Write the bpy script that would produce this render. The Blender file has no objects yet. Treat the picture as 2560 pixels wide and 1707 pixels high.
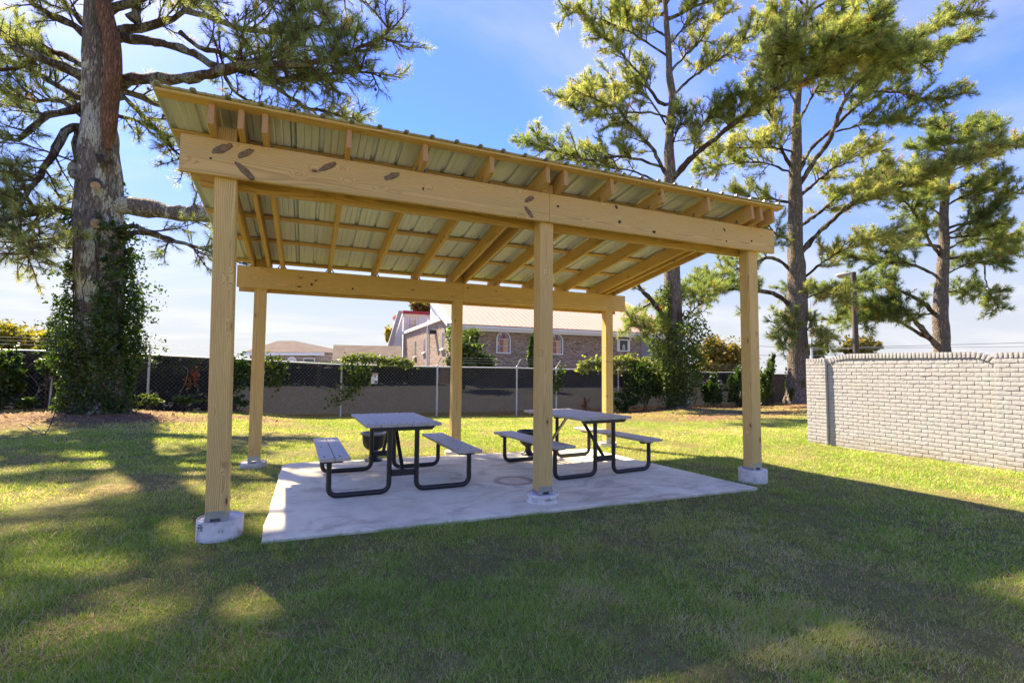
import bpy, bmesh, math, random
import numpy as np
from mathutils import Vector, Matrix, Quaternion
scene = bpy.context.scene
COL = scene.collection
rng = np.random.default_rng(11)
random.seed(5)

# ------------------------------------------------------------------ camera, world, sun, exposure
CF, CP, CR, CY = 1225.9, 0.0614, 0.0084, 0.3955          # focal length in photo pixels, pitch, roll, yaw
CAM = np.array([0.6553, -4.1212, 1.0977])
PW, PH = 2560.0, 1707.0
_fw = np.array([math.sin(CY)*math.cos(CP), math.cos(CY)*math.cos(CP), math.sin(CP)])
_r0 = np.array([math.cos(CY), -math.sin(CY), 0.0]); _u0 = np.cross(_r0, _fw)
_rt = _r0*math.cos(CR) + _u0*math.sin(CR); _up = -_r0*math.sin(CR) + _u0*math.cos(CR)
cam_data = bpy.data.cameras.new('camera'); cam = bpy.data.objects.new('camera', cam_data); COL.objects.link(cam)
cam_data.sensor_width = 36.0; cam_data.lens = CF/PW*36.0; cam_data.clip_start = 0.05; cam_data.clip_end = 3000
_m = Matrix.Identity(4)
for i in range(3):
    _m[i][0] = _rt[i]; _m[i][1] = _up[i]; _m[i][2] = -_fw[i]; _m[i][3] = CAM[i]
cam.matrix_world = _m
scene.camera = cam

SUN_STRENGTH, SKY_STRENGTH, EXPOSURE = 2.0, 0.15, 3.1
CLOUD_SHIFT = (-2.3, 4.1, 0.0)
SUN_DIR = Vector((0.32, -0.70, -1.0)).normalized()       # the way the light travels
sun_el = math.asin(-SUN_DIR.z); sun_rot = math.atan2(-SUN_DIR.x, -SUN_DIR.y)
world = bpy.data.worlds.new('World'); scene.world = world; world.use_nodes = True
wn = world.node_tree.nodes; wl = world.node_tree.links; wn.clear()
w_out = wn.new('ShaderNodeOutputWorld'); w_bg = wn.new('ShaderNodeBackground'); w_sky = wn.new('ShaderNodeTexSky')
w_sky.sky_type = 'NISHITA'; w_sky.sun_disc = False; w_sky.sun_elevation = sun_el; w_sky.sun_rotation = sun_rot
w_sky.air_density = 1.0; w_sky.dust_density = 0.5; w_sky.ozone_density = 3.0; w_sky.altitude = 100
w_bg.inputs['Strength'].default_value = SKY_STRENGTH
w_tc = wn.new('ShaderNodeTexCoord'); w_sep = wn.new('ShaderNodeSeparateXYZ')
wl.new(w_tc.outputs['Generated'], w_sep.inputs[0])
def wmath(op, a, b=None, c=None):
    n = wn.new('ShaderNodeMath'); n.operation = op
    for i, v in enumerate((a, b, c)):
        if v is None: continue
        if isinstance(v, (int, float)): n.inputs[i].default_value = v
        else: wl.new(v, n.inputs[i])
    return n.outputs[0]
# thin cirrus: noise on the direction projected to a high layer, thicker towards the horizon
_zz = wmath('MAXIMUM', wmath('ADD', w_sep.outputs['Z'], 0.12), 0.03)
_px = wmath('DIVIDE', w_sep.outputs['X'], _zz); _py = wmath('DIVIDE', w_sep.outputs['Y'], _zz)
w_cmb = wn.new('ShaderNodeCombineXYZ'); wl.new(_px, w_cmb.inputs[0]); wl.new(wmath('MULTIPLY', _py, 1.8), w_cmb.inputs[1])
w_noi = wn.new('ShaderNodeTexNoise'); w_noi.inputs['Scale'].default_value = 0.62; w_noi.inputs['Detail'].default_value = 7
w_noi.inputs['Roughness'].default_value = 0.55; w_noi.inputs['Distortion'].default_value = 0.5
w_off = wn.new('ShaderNodeVectorMath'); w_off.inputs[1].default_value = CLOUD_SHIFT; wl.new(w_cmb.outputs[0], w_off.inputs[0]); wl.new(w_off.outputs[0], w_noi.inputs['Vector'])
def wrange(v, a, b, c, d):
    n = wn.new('ShaderNodeMapRange'); n.interpolation_type = 'SMOOTHSTEP'
    wl.new(v, n.inputs[0])
    for i, x in enumerate((a, b, c, d)): n.inputs[i+1].default_value = x
    return n.outputs[0]
_cl = wrange(w_noi.outputs['Fac'], 0.42, 0.66, 0.0, 1.0)
_base = wrange(w_sep.outputs['Z'], 0.0, 0.42, 0.88, 0.08)
_fac = wmath('ADD', wmath('MULTIPLY', _cl, 0.22), 0.10)
w_hsv = wn.new('ShaderNodeHueSaturation'); w_hsv.inputs['Saturation'].default_value = 1.65; w_hsv.inputs['Hue'].default_value = 0.531; w_hsv.inputs['Value'].default_value = 0.60
wl.new(w_sky.outputs[0], w_hsv.inputs['Color']); wl.new(wrange(w_sep.outputs['Z'], 0.0, 0.45, 0.12, 0.44), w_hsv.inputs['Value'])
w_mix = wn.new('ShaderNodeMix'); w_mix.data_type = 'RGBA'
w_mx0 = wn.new('ShaderNodeMix'); w_mx0.data_type = 'RGBA'; wl.new(_base, w_mx0.inputs[0]); wl.new(w_hsv.outputs[0], w_mx0.inputs[6]); w_mx0.inputs[7].default_value = (0.47, 0.61, 0.98, 1)   # milky air low down
wl.new(_fac, w_mix.inputs[0]); wl.new(w_mx0.outputs[2], w_mix.inputs[6])
w_mix.inputs[7].default_value = (0.90, 1.02, 1.28, 1)
wl.new(w_mix.outputs[2], w_bg.inputs['Color']); wl.new(w_bg.outputs[0], w_out.inputs[0])

sun_data = bpy.data.lights.new('sun', 'SUN'); sun = bpy.data.objects.new('sun', sun_data); COL.objects.link(sun)
sun_data.energy = SUN_STRENGTH; sun_data.angle = math.radians(0.8); sun_data.color = (1.0, 0.975, 0.94)
sun.rotation_euler = SUN_DIR.to_track_quat('-Z', 'Y').to_euler(); sun.location = (-6, 14, 22)
scene.view_settings.view_transform = 'Standard'; scene.view_settings.look = 'None'
scene.view_settings.use_white_balance = True; scene.view_settings.white_balance_temperature = 9600; scene.view_settings.white_balance_tint = 10.0
scene.view_settings.exposure = EXPOSURE; scene.view_settings.gamma = 1.0; scene.view_settings.use_curve_mapping = False

# ------------------------------------------------------------------ measuring from the photograph
K = 2560.0/2352.0
def ray(u, v): return _fw + _rt*(u-PW/2)/CF - _up*(v-PH/2)/CF
def on_y(u, v, y): d = ray(u, v); return CAM + d*(y-CAM[1])/d[1]
def on_z(u, v, z): d = ray(u, v); return CAM + d*(z-CAM[2])/d[2]
def on_x(u, v, x): d = ray(u, v); return CAM + d*(x-CAM[0])/d[0]
def at_depth(u, v, z): return CAM + ray(u, v)*z
def depth_of(p): return float((np.asarray(p)-CAM) @ _fw)

# ------------------------------------------------------------------ noise and ground height
_lat = rng.random((64, 64))
def vnoise(x, y, s=1.0, seed=0):
    x = np.asarray(x, float)*s + 17.3*seed + 1000; y = np.asarray(y, float)*s + 9.7*seed + 1000
    xi = np.floor(x).astype(int); yi = np.floor(y).astype(int); fx = x-xi; fy = y-yi
    fx = fx*fx*(3-2*fx); fy = fy*fy*(3-2*fy)
    a = _lat[xi % 64, yi % 64]; b = _lat[(xi+1) % 64, yi % 64]; c = _lat[xi % 64, (yi+1) % 64]; d = _lat[(xi+1) % 64, (yi+1) % 64]
    return (a*(1-fx)+b*fx)*(1-fy) + (c*(1-fx)+d*fx)*fy
_gp = np.array([(-3.75,10,.10),(-6,12,.04),(-2,12,-.09),(1.66,12,-.34),(4.7,12,-.41),(7.6,12,-.46),(11.9,12,-.42),(15.4,12,-.32),(18.3,12,-.34),(21,12,-.22),
    (13.9,11,-.24),(20.6,11,-.16),(9,2,-.12),(9,-1,-.11),(0,0,-.125),(0,3,-.155),(5.4,3,-.16),(5.4,0,-.135),(.6,-4,-.125),(-6,4,-.03),(-10,10,.06),(-5,0,-.10),
    (.5,.0,-.125),(2.6,0,-.127),(4.8,0,-.13),(.5,1.5,-.13),(2.6,1.5,-.13),(4.7,1.5,-.132),(2.6,2.6,-.135),(.5,2.7,-.14),(4.7,2.7,-.14),(2.6,5.5,-.2),(6,-3,-.12),(14,5,-.2),(20,4,-.2),(9,8,-.3),(3,8.5,-.28),(-3,6,-.05),(30,8,-.25)])
def gz(x, y):
    x = np.asarray(x, float); y = np.asarray(y, float); sh = x.shape
    P = np.stack([x.ravel(), y.ravel()], -1)
    out = np.zeros(len(P))
    for i in range(0, len(P), 200000):
        q = P[i:i+200000]
        d2 = (q[:, None, 0]-_gp[None, :, 0])**2 + (q[:, None, 1]-_gp[None, :, 1])**2
        w = 1.0/(d2+0.35)**1.6
        out[i:i+200000] = (w*_gp[None, :, 2]).sum(1)/w.sum(1)
    return out.reshape(sh)
def litter(x, y):
    """0..1: bare soil and pine straw under the trees and along the fence"""
    x = np.asarray(x, float); y = np.asarray(y, float)
    n = vnoise(x, y, .9, 3)*.6 + vnoise(x, y, 2.7, 4)*.4
    a = np.exp(-(((x+3.9)/3.4)**2 + ((y-9.6)/1.9)**2)*1.1)
    b = np.clip((y-10.2)/1.6, 0, 1)*np.where(x < 9.5, .55, 1.0)*np.where((x > .5) & (x < 9), .6, 1)
    c = np.clip((x-8.0)/3, 0, 1)*np.clip((y-5.2)/3, 0, 1)*.75
    v = np.maximum(np.maximum(a*1.15, b), c)
    return np.clip((v + (n-.5)*1.1 - .18)*1.5, 0, 1)

# ------------------------------------------------------------------ materials
def new_mat(name):
    m = bpy.data.materials.new(name); m.use_nodes = True
    nt = m.node_tree; nt.nodes.clear()
    out = nt.nodes.new('ShaderNodeOutputMaterial')
    return m, nt, out
class NT:
    """short node helpers"""
    def __init__(s, nt): s.nt = nt; s.N = nt.nodes; s.L = nt.links
    def put(s, sock, v):
        if v is None: return
        if hasattr(v, 'is_output') or isinstance(v, bpy.types.NodeSocket): s.L.new(v, sock)
        else: sock.default_value = v
    def math(s, op, a, b=None, c=None):
        n = s.N.new('ShaderNodeMath'); n.operation = op
        for i, v in enumerate((a, b, c)): s.put(n.inputs[i], v)
        return n.outputs[0]
    def vmath(s, op, a, b=None):
        n = s.N.new('ShaderNodeVectorMath'); n.operation = op
        s.put(n.inputs[0], a); s.put(n.inputs[1], b)
        return n.outputs[0]
    def obj(s): return s.N.new('ShaderNodeTexCoord').outputs['Object']
    def pos(s): return s.N.new('ShaderNodeNewGeometry').outputs['Position']
    def rnd(s): return s.N.new('ShaderNodeObjectInfo').outputs['Random']
    def attr(s, name): n = s.N.new('ShaderNodeAttribute'); n.attribute_name = name; return n.outputs['Fac']
    def noise(s, vec, scale, detail=4, rough=.55, dist=0.0):
        n = s.N.new('ShaderNodeTexNoise'); n.inputs['Scale'].default_value = scale; n.inputs['Detail'].default_value = detail
        n.inputs['Roughness'].default_value = rough; n.inputs['Distortion'].default_value = dist
        if vec is not None: s.L.new(vec, n.inputs['Vector'])
        return n.outputs['Fac']
    def voro(s, vec, scale, feature='F1', rand=1.0):
        n = s.N.new('ShaderNodeTexVoronoi'); n.feature = feature; n.inputs['Scale'].default_value = scale; n.inputs['Randomness'].default_value = rand
        if vec is not None: s.L.new(vec, n.inputs['Vector'])
        return n.outputs['Distance']
    def mapr(s, v, a, b, c=0.0, d=1.0, smooth=True):
        n = s.N.new('ShaderNodeMapRange'); n.interpolation_type = 'SMOOTHSTEP' if smooth else 'LINEAR'
        s.put(n.inputs[0], v)
        for i, x in enumerate((a, b, c, d)): n.inputs[i+1].default_value = x
        return n.outputs[0]
    def mix(s, f, a, b, mode='MIX'):
        n = s.N.new('ShaderNodeMix'); n.data_type = 'RGBA'; n.blend_type = mode
        s.put(n.inputs[0], f)
        for i, v in ((6, a), (7, b)):
            if isinstance(v, tuple) and len(v) == 3: v = v+(1,)
            s.put(n.inputs[i], v)
        return n.outputs[2]
    def ramp(s, v, stops):
        n = s.N.new('ShaderNodeValToRGB'); cr = n.color_ramp
        while len(cr.elements) < len(stops): cr.elements.new(0.5)
        for e, (p, c) in zip(cr.elements, stops): e.position = p; e.color = c+(1,) if len(c) == 3 else c
        s.L.new(v, n.inputs[0]); return n.outputs[0]
    def scale(s, vec, xyz): return s.vmath('MULTIPLY', vec, xyz)
    def sep(s, vec): n = s.N.new('ShaderNodeSeparateXYZ'); s.L.new(vec, n.inputs[0]); return n.outputs
    def comb(s, x, y, z):
        n = s.N.new('ShaderNodeCombineXYZ')
        for i, v in enumerate((x, y, z)): s.put(n.inputs[i], v)
        return n.outputs[0]
    def bump(s, h, strength=.3, dist=.01):
        n = s.N.new('ShaderNodeBump'); n.inputs['Strength'].default_value = strength; n.inputs['Distance'].default_value = dist
        s.L.new(h, n.inputs['Height']); return n.outputs[0]
    def bsdf(s, out, color, rough=.7, metal=0.0, normal=None, spec=.4):
        n = s.N.new('ShaderNodeBsdfPrincipled')
        if isinstance(color, tuple) and len(color) == 3: color = color+(1,)
        s.put(n.inputs['Base Color'], color); s.put(n.inputs['Roughness'], rough); s.put(n.inputs['Metallic'], metal)
        n.inputs['Specular IOR Level'].default_value = spec
        if normal is not None: s.L.new(normal, n.inputs['Normal'])
        if out is not None: s.L.new(n.outputs[0], out.inputs[0])
        return n

def mat_wood(name, tone=(1, 1, 1), green=.12, knots=True):
    m, nt, out = new_mat(name); n = NT(nt)
    o = n.obj(); r = n.rnd()
    off = n.comb(n.math('MULTIPLY', r, 37.0), n.math('MULTIPLY', n.math('FRACT', n.math('MULTIPLY', r, 13.7)), .0), 0.0)
    v = n.vmath('ADD', o, off)
    vs = n.scale(v, (.38, 3.0, 3.0))
    wob = n.math('SUBTRACT', n.noise(n.scale(v, (.30, 2.2, 2.2)), 2.0, 1, .4), .5)
    x, y, z = n.sep(v)
    kd = n.voro(n.vmath('ADD', n.scale(v, (3.6, 8.0, 8.0)), (.3, .4, .2)), 1.0)
    push = n.mapr(kd, .08, .36, .030, 0.0)                      # rings swell round the knots
    py = n.math('ADD', n.math('ADD', y, n.math('MULTIPLY', wob, .13)), n.math('SUBTRACT', n.math('MULTIPLY', n.math('FRACT', n.math('MULTIPLY', r, 91.0)), .10), .05))
    pz = n.math('ADD', n.math('ADD', z, .075), n.math('MULTIPLY', wob, .07))
    rr = n.math('SQRT', n.math('ADD', n.math('MULTIPLY', py, py), n.math('MULTIPLY', pz, pz)))
    rr = n.math('ADD', rr, push)
    ring = n.math('FRACT', n.math('MULTIPLY', rr, 88.0))
    late = n.math('MULTIPLY', n.mapr(ring, .35, .92, 0, 1), n.mapr(ring, .93, 1.0, 1, 0))
    fine = n.noise(n.scale(v, (6.0, 160.0, 160.0)), 1.0, 3, .6)
    big = n.noise(n.scale(v, (.8, 2.5, 2.5)), 1.6, 3)
    t = tone
    c0 = n.mix(n.mapr(big, .35, .65), (.90*t[0], .595*t[1], .225*t[2]), (.80*t[0], .54*t[1], .20*t[2]))
    c1 = n.mix(n.math('MULTIPLY', late, .72), c0, (.44*t[0], .24*t[1], .07*t[2]))
    c2 = n.mix(n.mapr(fine, .35, .7, 0, .28), c1, (.36*t[0], .24*t[1], .09*t[2]))
    grn = n.noise(n.scale(v, (.5, 6.0, 6.0)), 2.0, 3)
    c3 = n.mix(n.math('MULTIPLY', n.mapr(grn, .45, .75), green), c2, (.33*t[0], .33*t[1], .13*t[2]))
    # every board its own shade
    c4 = n.mix(n.mapr(n.math('FRACT', n.math('MULTIPLY', r, 7.31)), 0, 1, 0, .40, False), c3, (.60, .385, .15))
    if knots:
        big_k = n.mapr(n.noise(n.scale(v, (1.1, 2.0, 2.0)), 1.7, 1), .46, .56); core = n.math('MULTIPLY', n.mapr(kd, .06, .10, .9, 0), big_k); halo = n.math('MULTIPLY', n.mapr(kd, .09, .22, .45, 0), big_k)
        c4 = n.mix(halo, c4, (.33, .17, .06)); c4 = n.mix(core, c4, (.085, .036, .018))
    h = n.math('ADD', n.math('MULTIPLY', late, .35), fine)
    n.bsdf(out, c4, n.mapr(fine, .2, .8, .62, .82), normal=n.bump(h, .12, .002), spec=.3)
    return m
def mat_noise(name, c1, c2, scale=6, rough=.8, bump=.3, bdist=.01, metal=0.0, detail=6, spec=.35, coords='obj', c3=None, s3=1.0):
    m, nt, out = new_mat(name); n = NT(nt)
    o = n.obj() if coords == 'obj' else n.pos()
    f = n.noise(o, scale, detail, .6)
    c = n.mix(n.mapr(f, .32, .68), c1, c2)
    if c3 is not None: c = n.mix(n.mapr(n.noise(o, s3, 5, .6), .52, .70), c, c3)
    n.bsdf(out, c, rough, metal, n.bump(f, bump, bdist) if bump else None, spec)
    return m
def mat_leaf(name, stops, trans=.45, rough=.55, tcol=None, spec=.25):
    """thin leaves: colour from the per-leaf attribute tint"""
    m, nt, out = new_mat(name); n = NT(nt)
    c = n.ramp(n.attr('tint'), stops)
    b = n.bsdf(None, c, rough, spec=spec)
    t = n.N.new('ShaderNodeBsdfTranslucent')
    n.L.new(n.mix(1.0, c, tcol if tcol else (1.25, 1.2, .6), 'MULTIPLY'), t.inputs[0])
    ms = n.N.new('ShaderNodeMixShader'); ms.inputs[0].default_value = trans
    n.L.new(b.outputs[0], ms.inputs[1]); n.L.new(t.outputs[0], ms.inputs[2]); n.L.new(ms.outputs[0], out.inputs[0])
    return m
def mat_plain(name, color, rough=.6, metal=0.0, spec=.4):
    m, nt, out = new_mat(name); n = NT(nt)
    f = n.noise(n.obj(), 9.0, 4)
    c = n.mix(n.mapr(f, .3, .7, 0, .22), color, tuple(x*.72 for x in color))
    n.bsdf(out, c, rough, metal, None, spec)
    return m

WOOD = mat_wood('pine_lumber'); WOOD_POST = mat_wood('pine_post', (1.0, 1.0, 1.0), .2)
WOOD_RAFT = mat_wood('pine_rafter', (.92, .88, .82), .25)
def _endgrain():
    m, nt, out = new_mat('end_grain'); n = NT(nt)
    f = n.noise(n.scale(n.obj(), (60, 60, 60)), 1.0, 3)
    n.bsdf(out, n.mix(f, (.64, .35, .14), (.48, .24, .09)), .8); return m
ENDG = _endgrain()
BARK_POCKET = mat_noise('bark_scar', (.17, .10, .055), (.30, .19, .11), 60, .9, .8, .004)
PITCH = mat_noise('dark_pitch', (.022, .012, .007), (.06, .03, .016), 40, .7, .4)
GALV = mat_noise('galvanised_steel', (.50, .53, .56), (.38, .41, .45), 35, .42, .1, .002, .85)
GALV_DULL = mat_noise('galvanised_post', (.62, .64, .65), (.48, .50, .51), 25, .55, .1, .002, .35)
BLACK = mat_noise('black_powder_coat', (.012, .012, .014), (.018, .018, .021), 90, .38, .06, .001, 0, 3, .5)
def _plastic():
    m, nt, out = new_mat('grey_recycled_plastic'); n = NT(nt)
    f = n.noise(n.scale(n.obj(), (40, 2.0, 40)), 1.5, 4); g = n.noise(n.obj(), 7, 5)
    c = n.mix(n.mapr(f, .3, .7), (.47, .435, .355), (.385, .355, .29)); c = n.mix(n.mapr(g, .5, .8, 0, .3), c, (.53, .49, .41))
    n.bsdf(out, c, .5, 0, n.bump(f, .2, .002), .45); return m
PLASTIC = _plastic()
def _sheet():
    m, nt, out = new_mat('roof_sheet_metal'); n = NT(nt)
    f = n.noise(n.scale(n.obj(), (14, .8, 14)), 1.0, 4); g = n.noise(n.obj(), 2.0, 4)
    c = n.mix(n.mapr(f, .35, .65), (.66, .71, .69), (.60, .65, .63)); c = n.mix(n.mapr(g, .45, .7, 0, .35), c, (.55, .60, .57))
    n.bsdf(out, c, .38, .18, None, .5); return m
SHEET = _sheet()
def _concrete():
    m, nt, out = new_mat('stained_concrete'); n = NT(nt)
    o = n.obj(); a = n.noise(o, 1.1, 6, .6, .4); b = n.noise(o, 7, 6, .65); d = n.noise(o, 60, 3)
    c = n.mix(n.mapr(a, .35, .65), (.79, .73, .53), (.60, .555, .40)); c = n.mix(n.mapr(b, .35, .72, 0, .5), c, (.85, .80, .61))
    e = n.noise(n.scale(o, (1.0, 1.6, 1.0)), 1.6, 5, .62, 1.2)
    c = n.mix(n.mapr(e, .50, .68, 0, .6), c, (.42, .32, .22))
    # old rust ring from a drum that stood between the tables
    x, y, z = n.sep(o)
    dx = n.math('SUBTRACT', x, 2.80); dy = n.math('SUBTRACT', y, .93)
    rr = n.math('SQRT', n.math('ADD', n.math('MULTIPLY', dx, dx), n.math('MULTIPLY', dy, dy)))
    rr = n.math('ADD', rr, n.math('MULTIPLY', n.math('SUBTRACT', b, .5), .05))
    ring = n.math('MULTIPLY', n.mapr(rr, .13, .19), n.mapr(rr, .20, .25, 1, 0))
    c = n.mix(n.math('MULTIPLY', ring, n.mapr(a, .3, .6, .35, .8)), c, (.25, .155, .09))
    disc = n.mapr(rr, .16, .22, .25, 0); c = n.mix(disc, c, (.34, .27, .21))
    n.bsdf(out, c, .82, 0, n.bump(n.math('ADD', n.math('MULTIPLY', d, .4), b), .25, .004), .3); return m
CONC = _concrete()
PIER = mat_noise('paper_form_concrete', (.82, .79, .74), (.62, .595, .55), 9, .9, .4, .004, 0, 6, .2, c3=(.50, .43, .35), s3=14)
PIER_TOP = mat_noise('pier_top_concrete', (.62, .58, .52), (.50, .47, .43), 18, .9, .4, .004)
INK = mat_plain('printed_ink', (.03, .03, .035), .8)
def _ground():
    m, nt, out = new_mat('lawn_soil'); n = NT(nt)
    p = n.pos(); a = n.noise(p, .8, 5); b = n.noise(p, 9, 6, .7); d = n.noise(p, 70, 4, .7)
    g = n.mix(n.mapr(b, .3, .7), (.11, .115, .035), (.20, .175, .075))
    g = n.mix(n.mapr(a, .5, .75, 0, .6), g, (.14, .13, .045)); g = n.mix(n.mapr(d, .45, .75, 0, .75), g, (.035, .042, .012))
    s = n.mix(n.mapr(b, .3, .7), (.20, .125, .075), (.115, .070, .042)); s = n.mix(n.mapr(d, .5, .72, 0, .8), s, (.33, .23, .15))
    c = n.mix(n.attr('litter'), g, s)
    n.bsdf(out, c, .95, 0, n.bump(n.math('ADD', b, d), .6, .03), .1); return m
GROUND = _ground()
GRASS = mat_leaf('grass_blade', [(0, (.15, .28, .05)), (.35, (.29, .44, .08)), (.6, (.44, .52, .13)), (.78, (.58, .48, .25)), (1, (.70, .59, .41))], .45, .6, (1.2, 1.15, .7), .15)
STRAW = mat_leaf('dead_pine_needle', [(0, (.16, .075, .035)), (.5, (.29, .155, .075)), (1, (.42, .27, .15))], .15, .7, (1, 1, 1), .2)
NEEDLE = mat_leaf('pine_needle', [(0, (.075, .14, .055)), (.4, (.20, .285, .095)), (.72, (.41, .46, .19)), (.92, (.62, .60, .32)), (1, (.40, .24, .09))], .58, .5, (1.3, 1.25, .75), .3)
IVY = mat_leaf('ivy_leaf', [(0, (.018, .045, .014)), (.5, (.040, .085, .022)), (.85, (.095, .15, .030)), (1, (.25, .22, .05))], .35, .42, (1.3, 1.5, .4), .4)
SHRUB = mat_leaf('shrub_leaf', [(0, (.035, .070, .020)), (.5, (.085, .135, .035)), (.85, (.20, .24, .07)), (1, (.33, .33, .15))], .42, .5, (1.3, 1.4, .5), .35)
YELLEAF = mat_leaf('autumn_leaf', [(0, (.10, .13, .03)), (.5, (.26, .26, .05)), (.85, (.45, .38, .07)), (1, (.42, .26, .05))], .45, .5, (1.3, 1.2, .5), .3)
OAKLEAF = mat_leaf('oak_leaf', [(0, (.055, .075, .02)), (.5, (.15, .14, .035)), (.85, (.28, .20, .05)), (1, (.34, .19, .05))], .42, .5, (1.3, 1.2, .5), .3)
REDLEAF = mat_leaf('dried_leaf', [(0, (.10, .03, .018)), (1, (.28, .10, .05))], .3, .6, (1, 1, 1), .2)
def _bark(name, c1, c2, lichen, lf):
    m, nt, out = new_mat(name); n = NT(nt)
    o = n.obj(); v = n.scale(o, (15, 15, 3.2)); w1 = n.noise(n.scale(o, (6, 6, 3)), 1.0, 4, .65); w2 = n.noise(n.scale(o, (7, 7, 2)), 1.4, 4, .65)
    vr = n.voro(n.vmath('ADD', v, n.comb(n.math('MULTIPLY', w1, 3.0), n.math('MULTIPLY', w2, 3.0), n.math('MULTIPLY', w1, 1.2))), 1.0, 'DISTANCE_TO_EDGE')
    f = n.noise(n.scale(o, (34, 34, 7)), 1.0, 6, .7)
    c = n.mix(n.mapr(f, .3, .7), c1, c2)
    c = n.mix(n.math('MULTIPLY', n.mapr(vr, .0, .24, .95, 0), n.mapr(f, .25, .6, 1, .5)), c, tuple(x*.30 for x in c1))
    l = n.noise(n.scale(o, (1.6, 1.6, .7)), 1.3, 6, .7, .4)
    c = n.mix(n.math('MULTIPLY', n.mapr(l, .505, .545), n.mapr(f, .36, .52)), c, lichen) if lf else c
    n.bsdf(out, c, .92, 0, n.bump(n.math('ADD', n.mapr(vr, 0, .3), n.math('MULTIPLY', f, .5)), .9, .04), .15); return m
BARK = _bark('pine_bark', (.20, .165, .14), (.36, .315, .275), (.58, .60, .50), True)
BARK_GREY = _bark('grey_pine_bark', (.185, .155, .132), (.33, .29, .25), (.33, .33, .27), False)
BARK_RED = _bark('red_pine_bark', (.21, .105, .065), (.32, .18, .12), (.3, .3, .25), False)
BARK_LIMB = _bark('pine_limb_bark', (.085, .058, .045), (.155, .112, .088), (.25, .255, .20), True)
TWIG = mat_plain('twig_bark', (.085, .055, .04), .9)
CUTWOOD = mat_noise('sawn_branch_end', (.45, .34, .27), (.33, .22, .16), 12, .9, .2)
CONE = mat_plain('pine_cone_scale', (.075, .042, .026), .9)
def _whitepaint():
    m, nt, out = new_mat('white_painted_brick'); n = NT(nt)
    o = n.pos(); a = n.noise(o, 30, 5, .65); b = n.noise(o, 2.4, 5)
    c = n.mix(n.mapr(n.noise(o, 11, 5), .3, .7), (.445, .455, .455), (.385, .39, .385))
    c = n.mix(n.mapr(b, .52, .75, 0, .45), c, (.45, .40, .32))
    x_, y_, z_ = n.sep(o); low = n.math('MULTIPLY', n.mapr(z_, -.16, .16, .75, 0), n.mapr(n.noise(o, 5, 5, .7), .35, .62)); c = n.mix(low, c, (.33, .26, .18))
    drip = n.math('MULTIPLY', n.mapr(n.noise(n.scale(o, (1, 14, 1.2)), 1.0, 4, .6), .54, .70, 0, .45), n.mapr(z_, .5, 1.4)); c = n.mix(drip, c, (.34, .32, .28))
    r = n.rnd(); c = n.mix(n.mapr(r, 0, 1, 0, .18, False), c, (.44, .435, .415))
    n.bsdf(out, c, .72, 0, n.bump(n.math('ADD', a, b), .45, .006), .3); return m
WBRICK = _whitepaint()
MORTAR = mat_noise('painted_mortar', (.34, .335, .32), (.26, .255, .25), 40, .9, .4, .004)

# ------------------------------------------------------------------ mesh building
WM = {}
def link(name, me, material=None, parent=None, M=None):
    o = bpy.data.objects.new(name, me); COL.objects.link(o)
    if material is not None and len(me.materials) == 0:
        for mm in (material if isinstance(material, (list, tuple)) else [material]): me.materials.append(mm)
    M = M if M is not None else Matrix.Identity(4)
    o.matrix_basis = M; WM[o.name] = M.copy()
    if parent is not None:
        o.parent = parent; o.matrix_parent_inverse = WM[parent.name].inverted()
    return o
def tag(o, label=None, cat=None, group=None, kind=None):
    if label: o['label'] = label
    if cat: o['category'] = cat
    if group: o['group'] = group
    if kind: o['kind'] = kind
    return o
def thing(name, label, cat, loc=(0, 0, 0), group=None):
    e = bpy.data.objects.new(name, None); COL.objects.link(e); e.empty_display_size = .2
    M = Matrix.Translation(Vector([float(v) for v in loc])); e.matrix_basis = M; WM[e.name] = M
    return tag(e, label, cat, group)
def mesh_np(name, V, F, smooth=False, attrs=None, mat_idx=None):
    """V (n,3), F either (m,k) array or a list of such arrays"""
    V = np.asarray(V, np.float32); Fs = F if isinstance(F, list) else [F]
    Fs = [np.asarray(f, np.int32) for f in Fs if len(f)]
    me = bpy.data.meshes.new(name)
    me.vertices.add(len(V)); me.vertices.foreach_set('co', V.ravel())
    nl = sum(f.size for f in Fs); npoly = sum(len(f) for f in Fs)
    me.loops.add(nl); me.polygons.add(npoly)
    me.loops.foreach_set('vertex_index', np.concatenate([f.ravel() for f in Fs]))
    tot = np.concatenate([np.full(len(f), f.shape[1], np.int32) for f in Fs])
    me.polygons.foreach_set('loop_start', np.concatenate([[0], np.cumsum(tot)[:-1]]).astype(np.int32))
    me.polygons.foreach_set('use_smooth', np.full(npoly, bool(smooth)))
    if mat_idx is not None: me.polygons.foreach_set('material_index', np.asarray(mat_idx, np.int32))
    me.update(calc_edges=True)
    if attrs:
        for k, a in attrs.items():
            at = me.attributes.new(k, 'FLOAT', 'POINT'); at.data.foreach_set('value', np.asarray(a, np.float32))
    return me
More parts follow.
